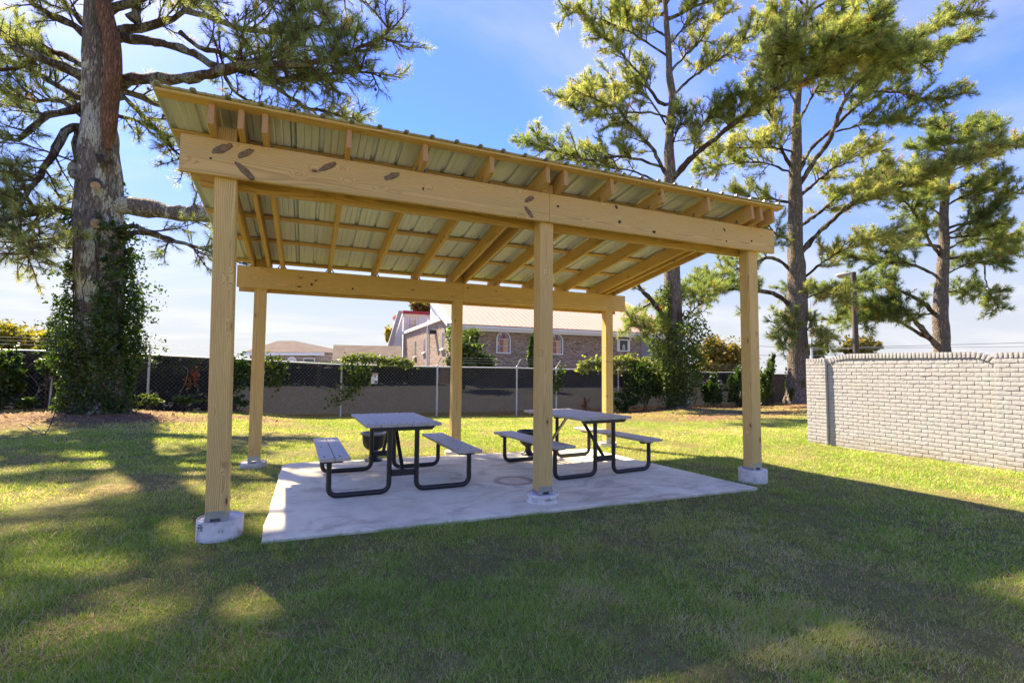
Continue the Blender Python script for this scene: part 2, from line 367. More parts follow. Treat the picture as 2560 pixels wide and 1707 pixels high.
class MB:
    """collects small shapes into one mesh"""
    def __init__(s): s.V = []; s.F = {}; s.n = 0; s.mi = {}
    def add(s, V, F, mi=0):
        V = np.asarray(V, float); s.V.append(V)
        for f in F:
            k = len(f); s.F.setdefault(k, []).append([i+s.n for i in f]); s.mi.setdefault(k, []).append(mi[F.index(f)] if isinstance(mi, list) else mi)
        s.n += len(V); return s
    def box(s, lo, hi, mi=0, M=None):
        x0, y0, z0 = lo; x1, y1, z1 = hi
        V = np.array([(x0, y0, z0), (x1, y0, z0), (x1, y1, z0), (x0, y1, z0), (x0, y0, z1), (x1, y0, z1), (x1, y1, z1), (x0, y1, z1)], float)
        if M is not None: V = np.array([tuple(M @ Vector(v)) for v in V])
        return s.add(V, [(0, 3, 2, 1), (4, 5, 6, 7), (0, 1, 5, 4), (1, 2, 6, 5), (2, 3, 7, 6), (3, 0, 4, 7)], mi)
    def tube(s, P, R, seg=8, mi=0, cap=True):
        V, F = tube_arr(P, R, seg)
        s.add(V, [tuple(f) for f in F], mi)
        if cap:
            b = s.n-len(V); m = len(P)
            s.F.setdefault(seg, []).append([b+i for i in range(seg)][::-1]); s.mi.setdefault(seg, []).append(mi)
            s.F[seg].append([b+(m-1)*seg+i for i in range(seg)]); s.mi[seg].append(mi)
        return s
    def poly(s, pts, depth_vec, mi=0):
        """extruded polygon"""
        n = len(pts); P = np.asarray(pts, float); Q = P+np.asarray(depth_vec, float)
        F = [tuple(range(n))[::-1], tuple(range(n, 2*n))] + [(i, (i+1) % n, n+(i+1) % n, n+i) for i in range(n)]
        return s.add(np.vstack([P, Q]), F, mi)
    def lathe(s, prof, c=(0, 0, 0), seg=20, mi=0):
        prof = np.asarray(prof, float); m = len(prof); a = np.arange(seg)/seg*2*math.pi
        V = np.stack([prof[:, None, 0]*np.cos(a)+c[0], prof[:, None, 0]*np.sin(a)+c[1], np.repeat(prof[:, 1:2], seg, 1)+c[2]], -1).reshape(-1, 3)
        F = [(i*seg+j, i*seg+(j+1) % seg, (i+1)*seg+(j+1) % seg, (i+1)*seg+j) for i in range(m-1) for j in range(seg)]
        F += [tuple(range(seg))[::-1], tuple((m-1)*seg+j for j in range(seg))]
        return s.add(V, F, mi)
    def build(s, name, material, parent=None, M=None, smooth=False):
        V = np.vstack(s.V); Fs = [np.array(f, np.int32) for f in s.F.values()]
        mi = np.concatenate([np.array(x) for x in s.mi.values()])
        me = mesh_np(name, V, Fs, False, None, mi)
        if smooth:
            me.polygons.foreach_set('use_smooth', np.ones(len(me.polygons), bool))
            try: me.set_sharp_from_angle(angle=math.radians(42))
            except Exception: pass
        return link(name, me, material, parent, M)
def frames(P):
    P = np.asarray(P, float); T = np.gradient(P, axis=0); T /= np.linalg.norm(T, axis=1)[:, None]+1e-12
    up = np.array([0, 0, 1.0]) if abs(T[0, 2]) < .9 else np.array([1.0, 0, 0])
    A = np.zeros_like(P); a = np.cross(up, T[0]); a /= np.linalg.norm(a)
    for i in range(len(P)):
        a = a - T[i]*(a @ T[i]); a /= np.linalg.norm(a)+1e-12; A[i] = a
    return T, A, np.cross(T, A)
def tube_arr(P, R, seg=8):
    P = np.asarray(P, float); R = np.broadcast_to(np.asarray(R, float), (len(P),))
    T, A, B = frames(P); ang = np.arange(seg)/seg*2*math.pi
    V = P[:, None] + R[:, None, None]*(A[:, None]*np.cos(ang)[None, :, None] + B[:, None]*np.sin(ang)[None, :, None])
    i = np.arange(len(P)-1)[:, None]*seg; j = np.arange(seg)[None, :]; j2 = (j+1) % seg
    F = np.stack([i+j, i+j2, i+seg+j2, i+seg+j], -1).reshape(-1, 4)
    return V.reshape(-1, 3), F
def resample(P, step):
    P = np.asarray(P, float)
    # Catmull-Rom through the points
    Q = np.vstack([2*P[0]-P[1], P, 2*P[-1]-P[-2]]); out = []
    for i in range(len(P)-1):
        p0, p1, p2, p3 = Q[i:i+4]; L = np.linalg.norm(p2[:3]-p1[:3]); m = max(2, int(L/step))
        for t in np.arange(m)/m:
            out.append(.5*((2*p1)+(-p0+p2)*t+(2*p0-5*p1+4*p2-p3)*t*t+(-p0+3*p1-3*p2+p3)*t**3))
    out.append(P[-1]); return np.array(out)
def board(name, p0, p1, w, h, up, material, parent, ch=.004):
    """sawn board from p0 to p1 (centre line), w across, h along 'up'; local x is the grain"""
    p0 = Vector([float(v) for v in p0]); p1 = Vector([float(v) for v in p1]); d = (p1-p0); L = d.length; x = d.normalized(); u = Vector(up)
    z = (u-x*u.dot(x)).normalized(); y = z.cross(x)
    M = Matrix(((x.x, y.x, z.x, (p0.x+p1.x)/2), (x.y, y.y, z.y, (p0.y+p1.y)/2), (x.z, y.z, z.z, (p0.z+p1.z)/2), (0, 0, 0, 1)))
    a, b = w/2, h/2
    sec = [(-a+ch, -b), (a-ch, -b), (a, -b+ch), (a, b-ch), (a-ch, b), (-a+ch, b), (-a, b-ch), (-a, -b+ch)]
    V = [(-L/2, s[0], s[1]) for s in sec]+[(L/2, s[0], s[1]) for s in sec]
    mb = MB(); mb.add(V, [(i, (i+1) % 8, 8+(i+1) % 8, 8+i) for i in range(8)]+[tuple(range(8))[::-1], tuple(range(8, 16))], [0]*8+[1, 1])
    return mb.build(name, [material, ENDG if material is not PLASTIC else material], parent, M)
def copy_tree(o, M=None, parent=None):
    c = o.copy(); COL.objects.link(c)
    if M is not None: c.matrix_basis = M; WM[c.name] = M.copy()
    if parent is not None: c.parent = parent
    for ch in list(o.children): copy_tree(ch, None, c)
    return c

# ------------------------------------------------------------------ ground, slab, car park
def axis(lo, hi, fine, far):
    a = list(np.arange(lo, hi+1e-6, fine)); s = fine
    x = a[-1]
    while x < far: s *= 1.35; x += s; a.append(x)
    x = a[0]; s = fine
    while x > -far: s *= 1.35; x -= s; a.insert(0, x)
    return np.array(a)
gx = axis(-9, 23, .25, 900); gy = axis(-6, 13, .25, 900)
GX, GY = np.meshgrid(gx, gy, indexing='ij')
GZ = gz(GX, GY)
far_t = np.clip((GY-12.3)/3, 0, 1); GZ = GZ*(1-far_t) + (-.50)*far_t
_near = np.hypot(np.maximum(abs(GX-2.7)-2.5, 0), np.maximum(abs(GY-1.3)-1.7, 0)); GZ += (vnoise(GX, GY, 1.3, 1)-.5)*.03*np.clip(_near-.2, 0, 1)*(GY < 12)
ni, nj = GX.shape
idx = np.arange(ni*nj).reshape(ni, nj)
GF = np.stack([idx[:-1, :-1], idx[1:, :-1], idx[1:, 1:], idx[:-1, 1:]], -1).reshape(-1, 4)
me = mesh_np('ground', np.stack([GX, GY, GZ], -1).reshape(-1, 3), GF, True, {'litter': litter(GX, GY).ravel()})
ground = tag(link('ground', me, GROUND), kind='structure')
ASPH = mat_noise('worn_asphalt', (.20, .205, .215), (.15, .153, .16), 3, .9, .3, .01, 0, 8, .2, 'pos', (.23, .23, .235), .25)
_lot = MB(); _ys = [13.2, 15, 18, 22, 25, 28, 110]; _zs = [-.485, -.44, -.22, .06, .24, .27, .27]; _lot.add([(x_, y_, z_) for y_, z_ in zip(_ys, _zs) for x_ in (-60, 90)], [(2*i, 2*i+1, 2*i+3, 2*i+2) for i in range(6)]); _lot.build('parking_lot', ASPH); tag(bpy.data.objects['parking_lot'], kind='structure')

# concrete pad: poured slab, wavy edge, rounded back-left corner
def slab():
    pts = []
    cor = [(.39, -.20), (5.09, -.27), (4.80, 2.64), (.41, 2.90)]
    def seg(a, b, n, amp):
        for t in np.arange(n)/n:
            p = np.array(a)*(1-t)+np.array(b)*t; q = (vnoise(p[0]*3, p[1]*3, 1, 2)-.5)*amp; pts.append((p[0]+q, p[1]+q))
    seg(cor[0], cor[1], 24, .03); seg(cor[1], cor[2], 14, .03); seg(cor[2], (.62, 2.89), 22, .03)
    for a in np.linspace(90, 180, 6): pts.append((.60+.2*math.cos(math.radians(a)), 2.69+.2*math.sin(math.radians(a))))
    seg((.405, 2.6), cor[0], 14, .025)
    n = len(pts); V = [(x, y, -.24) for x, y in pts]+[(x, y, -.108) for x, y in pts]
    c = np.mean(pts, 0); V += [(x+(c[0]-x)*.004, y+(c[1]-y)*.006, -.10) for x, y in pts]
    mb = MB(); mb.add(V, [(i, (i+1) % n, n+(i+1) % n, n+i) for i in range(n)] + [(n+i, n+(i+1) % n, 2*n+(i+1) % n, 2*n+i) for i in range(n)] + [tuple(range(2*n, 3*n))])
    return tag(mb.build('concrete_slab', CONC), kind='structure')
slab()

# ------------------------------------------------------------------ pavilion
L1, L2, DP = 2.657, 5.338, 2.94
ZB, HB, ZBB = 2.515, .2765, 2.1426
PWD = .14
pav = thing('picnic_pavilion', 'new open timber picnic shelter with sloping metal roof standing over the concrete slab', 'pavilion', (2.7, 1.5, -.1))
def bent_patch(mb, R, c, a0, a1, z0, z1, off=.002, mi=0, n=4):
    V = []; F = []
    for i in range(n+1):
        a = a0+(a1-a0)*i/n
        for z in (z0, z1): V.append((c[0]+(R+off)*math.cos(a), c[1]+(R+off)*math.sin(a), z))
    for i in range(n): F.append((2*i, 2*i+2, 2*i+3, 2*i+1))
    mb.add(V, F, mi)
posts = [  # x bottom shift, x top shift, X, Y, footing top z, post top z
    (0.018, -.022, 0, 0, .008, 2.90), (0, 0, L1, 0, -.029, 2.89), (0, 0, L2, 0, .012, 2.90),
    (.004, 0, 0, DP, -.079, 2.52), (0, 0, L1, DP, -.078, 2.52), (0, 0, L2, DP, -.083, 2.52)]
for pi, (sb, st, X, Y, zf, zt) in enumerate(posts):
    cx, cy = X+PWD/2, Y+PWD/2
    po = board('post', (cx+sb, cy, zf+.028), (cx+st, cy, zt), PWD, PWD, (0, 1, 0), WOOD_POST, pav, .006)
    fx, fy = cx+(.035 if pi == 0 else 0), cy+(.03 if pi == 0 else 0)
    g0 = -.30
    mb = MB(); R = .152
    prof = [(R, g0), (R, zf-.012), (R+.001, zf-.004), (R-.003, zf+.003), (R-.006, zf+.001), (R-.007, zf-.006)]
    if pi in (0,): prof = [(R, g0), (R, zf-.002), (R-.001, zf+.008), (R-.004, zf+.008), (R-.006, zf-.004)]
    mb.lathe(prof, (fx, fy, 0), 36)
    # slightly skewed top rim
    ft = mb.build('footing', PIER, pav, smooth=True)
    # galvanised stand-off base: two side plates, stand-off box with slot
    mb = MB(); x0, x1, y0, y1 = X+sb, X+PWD+sb, Y, Y+PWD; tk = .004
    # one bent plate: two flanges up the post, a raised seat, two feet with a slot between
    sec = [(x0-.002, zf+.0005), (x0+.036, zf+.0005), (x0+.036, zf+.024), (x1-.040, zf+.024), (x1-.040, zf+.0005), (x1-.002, zf+.0005), (x1-.002, zf+.028), (x1-.006, zf+.0285), (x1-.006, zf+.075), (x0+.004, zf+.075), (x0+.004, zf+.0285), (x0-.002, zf+.028)]
    mb.poly([(a_, y0-tk, b_) for a_, b_ in sec], (0, tk-.0005, 0))
    br = mb.build('post_base', GALV, po)
    mb = MB(); mb.poly([(a_, y1+.0005, b_) for a_, b_ in sec], (0, tk-.0005, 0)); mb.build('post_base', GALV, po)
    for xa, xb in ((x0-.002, x0+.036), (x1-.040, x1-.002)): MB().box((xa, y0, zf+.0005), (xb, y1, zf+.0275)).build('standoff', GALV, po)
    br = mb.build('post_base', GALV, po)
    nl = MB()
    for xx, zz in ((.03, .058), (.07, .062), (.11, .058), (.05, .048)):
        nl.box((x0+xx, y0-.0075, zf+zz), (x0+xx+.008, y0-.004, zf+zz+.008))
    tag(nl.build('nail_head', GALV, br), kind='stuff')
    if pi == 0:      # printed marks on the paper form tube
        mb = MB()
        for k2 in range(4): bent_patch(mb, R, (fx, fy), math.radians(-136), math.radians(-127), zf-.052+k2*.009, zf-.047+k2*.009, .0025, 0, 2)
        bent_patch(mb, R, (fx, fy), math.radians(-147), math.radians(-139), zf-.038, zf-.026, .0025, 0, 2)
        bent_patch(mb, R, (fx, fy), math.radians(-145), math.radians(-132), zf-.016, zf-.009, .0025, 0, 2)
        tag(mb.build('printed_mark', INK, ft), kind='stuff')
        mb = MB()
        for k2, (a, b, z0, z1) in enumerate(((-101, -97, -.052, -.049), (-99.5, -98.2, -.072, -.052), (-93, -89, -.050, -.047), (-92, -90.6, -.072, -.050), (-94, -88.5, -.062, -.0595))):
            bent_patch(mb, R, (fx, fy), math.radians(a+14), math.radians(b+14), zf+z0, zf+z1, .0025, 0, 2)
        tag(mb.build('crayon_mark', mat_plain('faded_crayon', (.28, .25, .25)), ft), kind='stuff')
        mb = MB(); mb.tube([(x0+.058, -.001, zf+.115), (x0+.060, -.012, zf+.108), (x0+.057, -.016, zf+.098)], .0022, 6); mb.build('bent_nail', GALV, po)
    if pi == 1:      # stencilled tube size, upside down, plus fine print
        cu = bpy.data.curves.new('tube_print', 'FONT'); cu.body = '12" FORM'; cu.size = .026; cu.align_x = 'CENTER'
        tmp = bpy.data.objects.new('tube_print', cu); COL.objects.link(tmp)
        dg = bpy.context.evaluated_depsgraph_get(); tm = bpy.data.meshes.new_from_object(tmp.evaluated_get(dg)); bpy.data.objects.remove(tmp)
        co = np.zeros(len(tm.vertices)*3, np.float32); tm.vertices.foreach_get('co', co); co = co.reshape(-1, 3)
        a = math.radians(-86) - co[:, 0]*1.05/R; zz = zf-.022-co[:, 1]
        tm.vertices.foreach_set('co', np.stack([fx+(R+.0025)*np.cos(a), fy+(R+.0025)*np.sin(a), zz], -1).astype(np.float32).ravel()); tm.update()
        link('size_print', tm, INK, ft)
        mb = MB()
        for k2 in range(4): bent_patch(mb, R, (fx, fy), math.radians(-157), math.radians(-132), zf-.020-k2*.011, zf-.0175-k2*.011, .0022, 0, 3)
        for k2 in range(3): bent_patch(mb, R, (fx, fy), math.radians(-188), math.radians(-166), zf-.024-k2*.011, zf-.022-k2*.011, .0022, 0, 3)
        tag(mb.build('fine_print', mat_plain('faded_ink', (.22, .23, .26)), ft), kind='stuff')
# beams: outer and inner plies on both post rows
BT = .038
def beam(xa, xb, y, z, mat=WOOD): return board('beam', (xa, y, z+HB/2), (xb, y, z+HB/2), BT, HB, (0, 0, 1), mat, pav, .005)
XJ, XJ2 = 2.735, 2.785
fb1 = beam(-.2327, XJ-.0015, -BT/2-.0005, ZB); fb2 = beam(XJ+.0015, 5.709, -BT/2-.0005, ZB)
beam(-.13, 2.70, PWD+BT/2+.0005, ZB-.034, WOOD_RAFT); beam(2.703, 5.60, PWD+BT/2+.0005, ZB-.034, WOOD_RAFT)
bb1 = beam(-.197, XJ2-.0015, DP-BT/2-.0005, ZBB); bb2 = beam(XJ2+.0015, 5.702, DP-BT/2-.0005, ZBB)
beam(-.19, 2.70, DP+PWD+BT/2+.0005, ZBB-.030, WOOD_RAFT); beam(2.703, 5.62, DP+PWD+BT/2+.0005, ZBB-.030, WOOD_RAFT)
# rafters, sandwiching the posts at the ends and in the middle
SL = (ZB+HB-(ZBB+HB))/DP
def zraf(y): return ZB+HB+.004 - SL*(y+BT)
RH = .158
Y0R, Y1R = -.205, 3.30
upv = Vector((0, SL, 1)).normalized()
tails = [517, 589, 663.5, 874, 1064.5, 1231, 1368, 1412, 1531, 1657, 1772, 1881, 1911.5, 1940]
rafx = [float(on_y(u, 249+(u-517)*.1865, Y0R)[0]) for u in tails]
rafx[0] = -.024; rafx[1] = PWD+.022; rafx[6] = L1-.022; rafx[7] = L1+PWD+.022; rafx[11] = L2-.10
rafx[12] = L2-.022; rafx[13] = L2+PWD+.022
for i, x in enumerate(rafx):
    if i == 11: x = float(on_y(1881, 505, Y0R)[0])
    a = np.array((x, Y0R, zraf(Y0R)+RH/2)); b = np.array((x, Y1R, zraf(Y1R)+RH/2))
    r = board('rafter', a, b, BT, RH, upv, WOOD_RAFT, pav, .003)
    for yy, zt2 in ((-BT-.0, ZB+HB), (DP-BT, ZBB+HB)):
        if i in (0, 1, 6, 7, 12, 13): continue
        for sgn in (-1, 1):    # twisted tie straps spreading on to the beam
            xa = x+sgn*(BT/2+.0012); mb = MB()
            mb.poly([(xa, yy+BT-.012, zt2+.06), (xa, yy+BT+.012, zt2+.06), (xa+sgn*.020, yy+BT-.002, zt2+.001), (xa+sgn*.035, yy+BT-.024, zt2+.001)], (sgn*.0015, 0, .0015))
            mb.build('hurricane_tie', GALV, r)
# purlins laid flat on the rafters
PT, PWI = .020, .088
XP0, XP1 = -.355, 5.63
def ztop(y): return zraf(y)+RH/upv.z*1.0
pys = [-.190, .30, 1.02, 1.72, 2.42, 3.235]
joints = [2.62, 3.4, 1.9, 3.0, 2.2, 2.62]
for y, xj in zip(pys, joints):
    z = ztop(y)+PT/2+.001
    for xa, xb in ((XP0, xj-.001), (xj+.001, XP1)):
        board('purlin', (xa, y, z), (xb, y, z), PWI, PT, upv, WOOD if y < 0 else WOOD_RAFT, pav, .002)
# ribbed sheets
def roof_sheets():
    y0, y1 = -.262, 3.33
    xs0, xs1 = -.372, 5.645; pitch = .2093
    n_s = 7; w = (xs1-xs0)/n_s
    for k in range(n_s):
        xa = xs0+k*w; xb = xa+w+(.03 if k < n_s-1 else 0)
        prof = [(xa, 0)]
        ribs = [xs0+.035+pitch*j for j in range(40)]
        for c in ribs:
            if xa+.001 <= c <= xb-.001:
                for dx, dz in ((-.024, 0), (-.013, .020), (.013, .020), (.024, 0)):
                    if xa < c+dx < xb: prof.append((c+dx, dz))
                for q in (.075, .13):
                    for dx, dz in ((-.008, 0), (0, .004), (.008, 0)):
                        if xa < c+q+dx < xb: prof.append((c+q+dx, dz))
        prof.append((xb, 0)); prof.sort()
        m = len(prof); ys = [y0, y1]; V = []
        for th in (0, .0012):
            for y in ys:
                zb_ = ztop(y)+PT+.003+th
                V += [(px, y, zb_+pz+(.0 if k % 2 else .0016)) for px, pz in prof]
        F = []
        for lay in (0, 1):
            for j in range(m-1):
                f = (lay*2*m+j, lay*2*m+j+1, lay*2*m+m+j+1, lay*2*m+m+j); F.append(f if lay else f[::-1])
        for j in range(m-1):
            F.append((j, j+1, 2*m+j+1, 2*m+j)); F.append((m+j, m+j+1, 3*m+j+1, 3*m+j)[::-1])
        F.append((0, 2*m, 3*m, m)); F.append((m-1, 2*m-1, 4*m-1, 3*m-1))
        mb = MB(); mb.add(V, F); mb.build('roof_panel', SHEET, pav)
roof_sheets()
# bark pockets and knots that show on the outer beams
def scar(parent, u, v, lu, lv, ang, material, y, proud=.004, name='bark_scar'):
    """an elongated scar on a beam face: centre in photo pixels, lengths in metres, angle in degrees"""
    lu *= 1.15; lv *= 1.2; c = on_y(u, v, y); n = 18; ca, sa = math.cos(math.radians(ang)), math.sin(math.radians(ang)); ring = []; inner = []
    for k in range(n):
        t = k/n*2*math.pi; r = 1+.28*(rng.random()-.5)
        px, pz = lu*math.cos(t)*r, lv*math.sin(t)*r
        ring.append((c[0]+px*ca-pz*sa, y-.0006, c[2]+px*sa+pz*ca)); inner.append((c[0]+(px*ca-pz*sa)*.72, y-proud*(1+.5*(rng.random()-.5)), c[2]+(px*sa+pz*ca)*.72))
    V = ring+inner+[(c[0], y-proud*.5, c[2])]
    F = [(i, (i+1) % n, n+(i+1) % n, n+i) for i in range(n)]+[(n+i, n+(i+1) % n, 2*n) for i in range(n)]
    mb = MB(); mb.add(V, F); return mb.build(name, material, parent)
yf = -BT-.0005; yb = DP-BT-.0005
scar(fb1, 557, 372, .066, .024, 32, BARK_POCKET, yf); scar(fb1, 614, 384, .056, .021, 38, BARK_POCKET, yf); scar(fb1, 613, 428, .078, .022, -42, BARK_POCKET, yf)
scar(fb1, 819, 417, .065, .020, 33, BARK_POCKET, yf); scar(fb1, 979, 441, .066, .022, 28, BARK_POCKET, yf)
scar(fb1, 1323, 498, .052, .020, 28, BARK_POCKET, yf); scar(fb1, 1323, 532, .058, .020, -48, BARK_POCKET, yf)
for u, v, a, b, an in ((573, 366, .022, .006, 25), (626, 378, .022, .007, 30), (626, 446, .020, .008, -40), (527, 396, .008, .006, 0), (590, 408, .008, .007, 0), (1058, 472, .006, .012, 0),
                       (1541, 518, .018, .012, -50), (1635, 580, .020, .012, 0), (1549, 555, .017, .012, 10), (1395, 516, .012, .010, 0), (1811, 575, .020, .009, -50), (1816, 603, .010, .008, 0), (1879, 603, .012, .010, 0), (1903, 591, .006, .005, 0)):
    scar(fb1 if u < 1373 else fb2, u, v, a, b, an, PITCH, yf, .002, 'knot')
for u, v, a, b in ((779, 711, .016, .012), (790, 701, .022, .006), (882, 722, .012, .010), (1170, 720, .012, .010), (1240, 728, .010, .008), (1335, 741, .008, .006), (1440, 763, .006, .005)):
    scar(bb1 if u < 1157 else bb2, u, v, a, b, 10, PITCH, yb, .002, 'knot')

# ------------------------------------------------------------------ picnic tables
def fillet(pts, r, n=7):
    P = [np.array(p, float) for p in pts]; out = [P[0]]
    for i in range(1, len(P)-1):
        a = P[i-1]-P[i]; b = P[i+1]-P[i]; a /= np.linalg.norm(a); b /= np.linalg.norm(b)
        s = P[i]+a*r; e = P[i]+b*r
        for t in np.linspace(0, 1, n): out.append((1-t)**2*s+2*t*(1-t)*(P[i]*.35+.65*(P[i]))+t*t*e)
    out.append(P[-1]); return np.array(out)
TH, BH, TL, BL = .675, .393, 1.31, 1.50
def make_table(label):
    t = thing('picnic_table', label, 'picnic table', (0, 0, 0), 'picnic tables under the shelter')
    # top: five boards
    pw = .146; tb = .030
    def plank(nm, cx, L, zt, w):
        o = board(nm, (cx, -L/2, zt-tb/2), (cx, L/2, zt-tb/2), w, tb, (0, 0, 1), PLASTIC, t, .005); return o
    for i in range(5):
        p = plank('table_plank', (i-2)*.1505, TL, TH, pw)
        mb = MB()
        for yy in (-TL/2+.075, -TL/2+.105, 0, TL/2-.105, TL/2-.075):
            for dx in (-.035, .035):
                if abs(yy) > .1 and (dx > 0) == (abs(yy) > TL/2-.09): mb.lathe([(.008, 0), (.008, .0025), (.004, .004)], ((i-2)*.1505+dx, yy, TH), 8)
        tag(mb.build('bolt_head', BLACK, p), kind='stuff')
    for sx in (-1, 1):
        for k in (-1, 1):
            cx = sx*.648+k*.0685
            p = plank('bench_plank', cx, BL, BH, .132)
            mb = MB()
            for yy in (-BL/2+.10, -BL/2+.13, BL/2-.13, BL/2-.10, 0):
                mb.lathe([(.008, 0), (.008, .0025), (.004, .004)], (cx+.02*(1 if yy > 0 else -1), yy, BH), 8)
            tag(mb.build('bolt_head', BLACK, p), kind='stuff')
    R = .0245
    for sy in (-1, 1):
        y = sy*.605
        for sx in (-1, 1):
            P = fillet([(sx*.690, y, BH-.036), (sx*.690, y, R), (sx*.135, y, R), (sx*.135, y, TH-.034)], .085)
            mb = MB(); mb.tube(P, R, 14); mb.build('leg_frame', BLACK, t, smooth=True)
            # bench bearer with bevelled end
            a, b = sx*.545, sx*.765
            mb = MB(); mb.poly([(a, y-.022, BH-tb-.001), (b, y-.022, BH-tb-.001), (b-sx*.03, y-.022, BH-tb-.034), (a+sx*.03, y-.022, BH-tb-.034)], (0, .044, 0)); mb.build('bench_bearer', BLACK, t)
        mb = MB(); mb.poly([(-.325, y-.022, TH-tb-.001), (.325, y-.022, TH-tb-.001), (.285, y-.022, TH-tb-.040), (-.285, y-.022, TH-tb-.040)], (0, .044, 0)); mb.build('top_bearer', BLACK, t)
        mb = MB(); mb.box((-.111, y-.018, .165), (.111, y+.018, .21)); mb.build('cross_bar', BLACK, t); mb = MB(); mb.box((-.111, y-.024, .212), (.111, y+.024, .226)); mb.build('cross_plate', BLACK, t)
        # diagonal brace from the cross bar up to the middle of the top
        a = Vector((0, y-sy*.02, .215)); b = Vector((0, sy*.14, TH-tb-.02)); d = (b-a).normalized(); s = Vector((1, 0, 0)); u = d.cross(s)
        M = Matrix(((s.x, u.x, d.x, a.x), (s.y, u.y, d.y, a.y), (s.z, u.z, d.z, a.z), (0, 0, 0, 1)))
        mb = MB(); mb.box((-.018, -.010, 0), (.018, .010, (b-a).length), 0, M); mb.build('diagonal_brace', BLACK, t)
    mb = MB(); mb.box((-.30, -.02, TH-tb-.030), (.30, .02, TH-tb-.001)); mb.build('centre_bearer', BLACK, t)
    for sx in (-1, 1):
        mb = MB(); mb.box((sx*.648-.10, -.018, BH-tb-.022), (sx*.648+.10, .018, BH-tb-.001)); mb.build('bench_stiffener', BLACK, t)
    return t
tab1 = make_table('grey plank picnic table nearest the left posts, its far end facing a black urn')
M1 = Matrix.Translation((1.555, 1.45, -.0995)) @ Matrix.Rotation(math.radians(1.2), 4, 'Z')
M2 = Matrix.Translation((3.85, 1.43, -.0995)) @ Matrix.Rotation(math.radians(5.5), 4, 'Z')
tab2 = copy_tree(tab1, M2); tab1.matrix_basis = M1; WM[tab1.name] = M1
tab2['label'] = 'grey plank picnic table to the right, partly hidden behind the front middle post'

# ------------------------------------------------------------------ pedestal urns
URN = mat_noise('black_resin', (.016, .016, .018), (.028, .028, .030), 30, .45, .2, .002)
URN_RIM = mat_noise('sun_bleached_resin', (.26, .255, .26), (.12, .12, .12), 25, .5, .2, .002)
def make_urn(label, loc, s=1.0):
    t = thing('pedestal_urn', label, 'urn', loc, 'black urn planters at the back of the slab')
    x, y, z = loc; c = (x, y, z)
    S = lambda pr: [(a*s, b*s) for a, b in pr]
    MB().lathe(S([(.001, 0), (.112, 0), (.114, .014), (.095, .026), (.070, .036), (.052, .062), (.044, .10), (.050, .125), (.060, .14)]), c, 24).build('foot', URN, t, smooth=True)
    # fluted bowl
    prof = S([(.058, .138), (.085, .150), (.120, .185), (.140, .235), (.147, .30), (.152, .345)]); seg = 48; V = []; F = []
    for i, (r, h) in enumerate(prof):
        for j in range(seg):
            rr = r*(1+(.022 if 0 < i < 5 else 0)*math.cos(j/seg*2*math.pi*16)); a = j/seg*2*math.pi; V.append((x+rr*math.cos(a), y+rr*math.sin(a), z+h))
    for i in range(len(prof)-1):
        for j in range(seg): F.append((i*seg+j, i*seg+(j+1) % seg, (i+1)*seg+(j+1) % seg, (i+1)*seg+j))
    mb = MB(); mb.add(V, F); mb.build('bowl', URN, t, smooth=True)
    MB().lathe(S([(.150, .340), (.172, .346), (.180, .358), (.176, .372), (.160, .376), (.148, .368), (.140, .33)]), c, 40).build('rim', URN_RIM if s >= 1 else URN, t, smooth=True)
    MB().lathe(S([(.001, .325), (.142, .330), (.143, .322), (.001, .318)]), c, 24).build('potting_soil', mat_noise('dark_soil', (.05, .035, .025), (.09, .065, .045), 40, 1, .6, .01), t)
    return t
make_urn('black pedestal urn with pale rim behind the left picnic table', (1.515, 2.70, -.0995), 1.0)
make_urn('black fluted urn half hidden behind the right table bench', (3.655, 2.42, -.0995), .93)

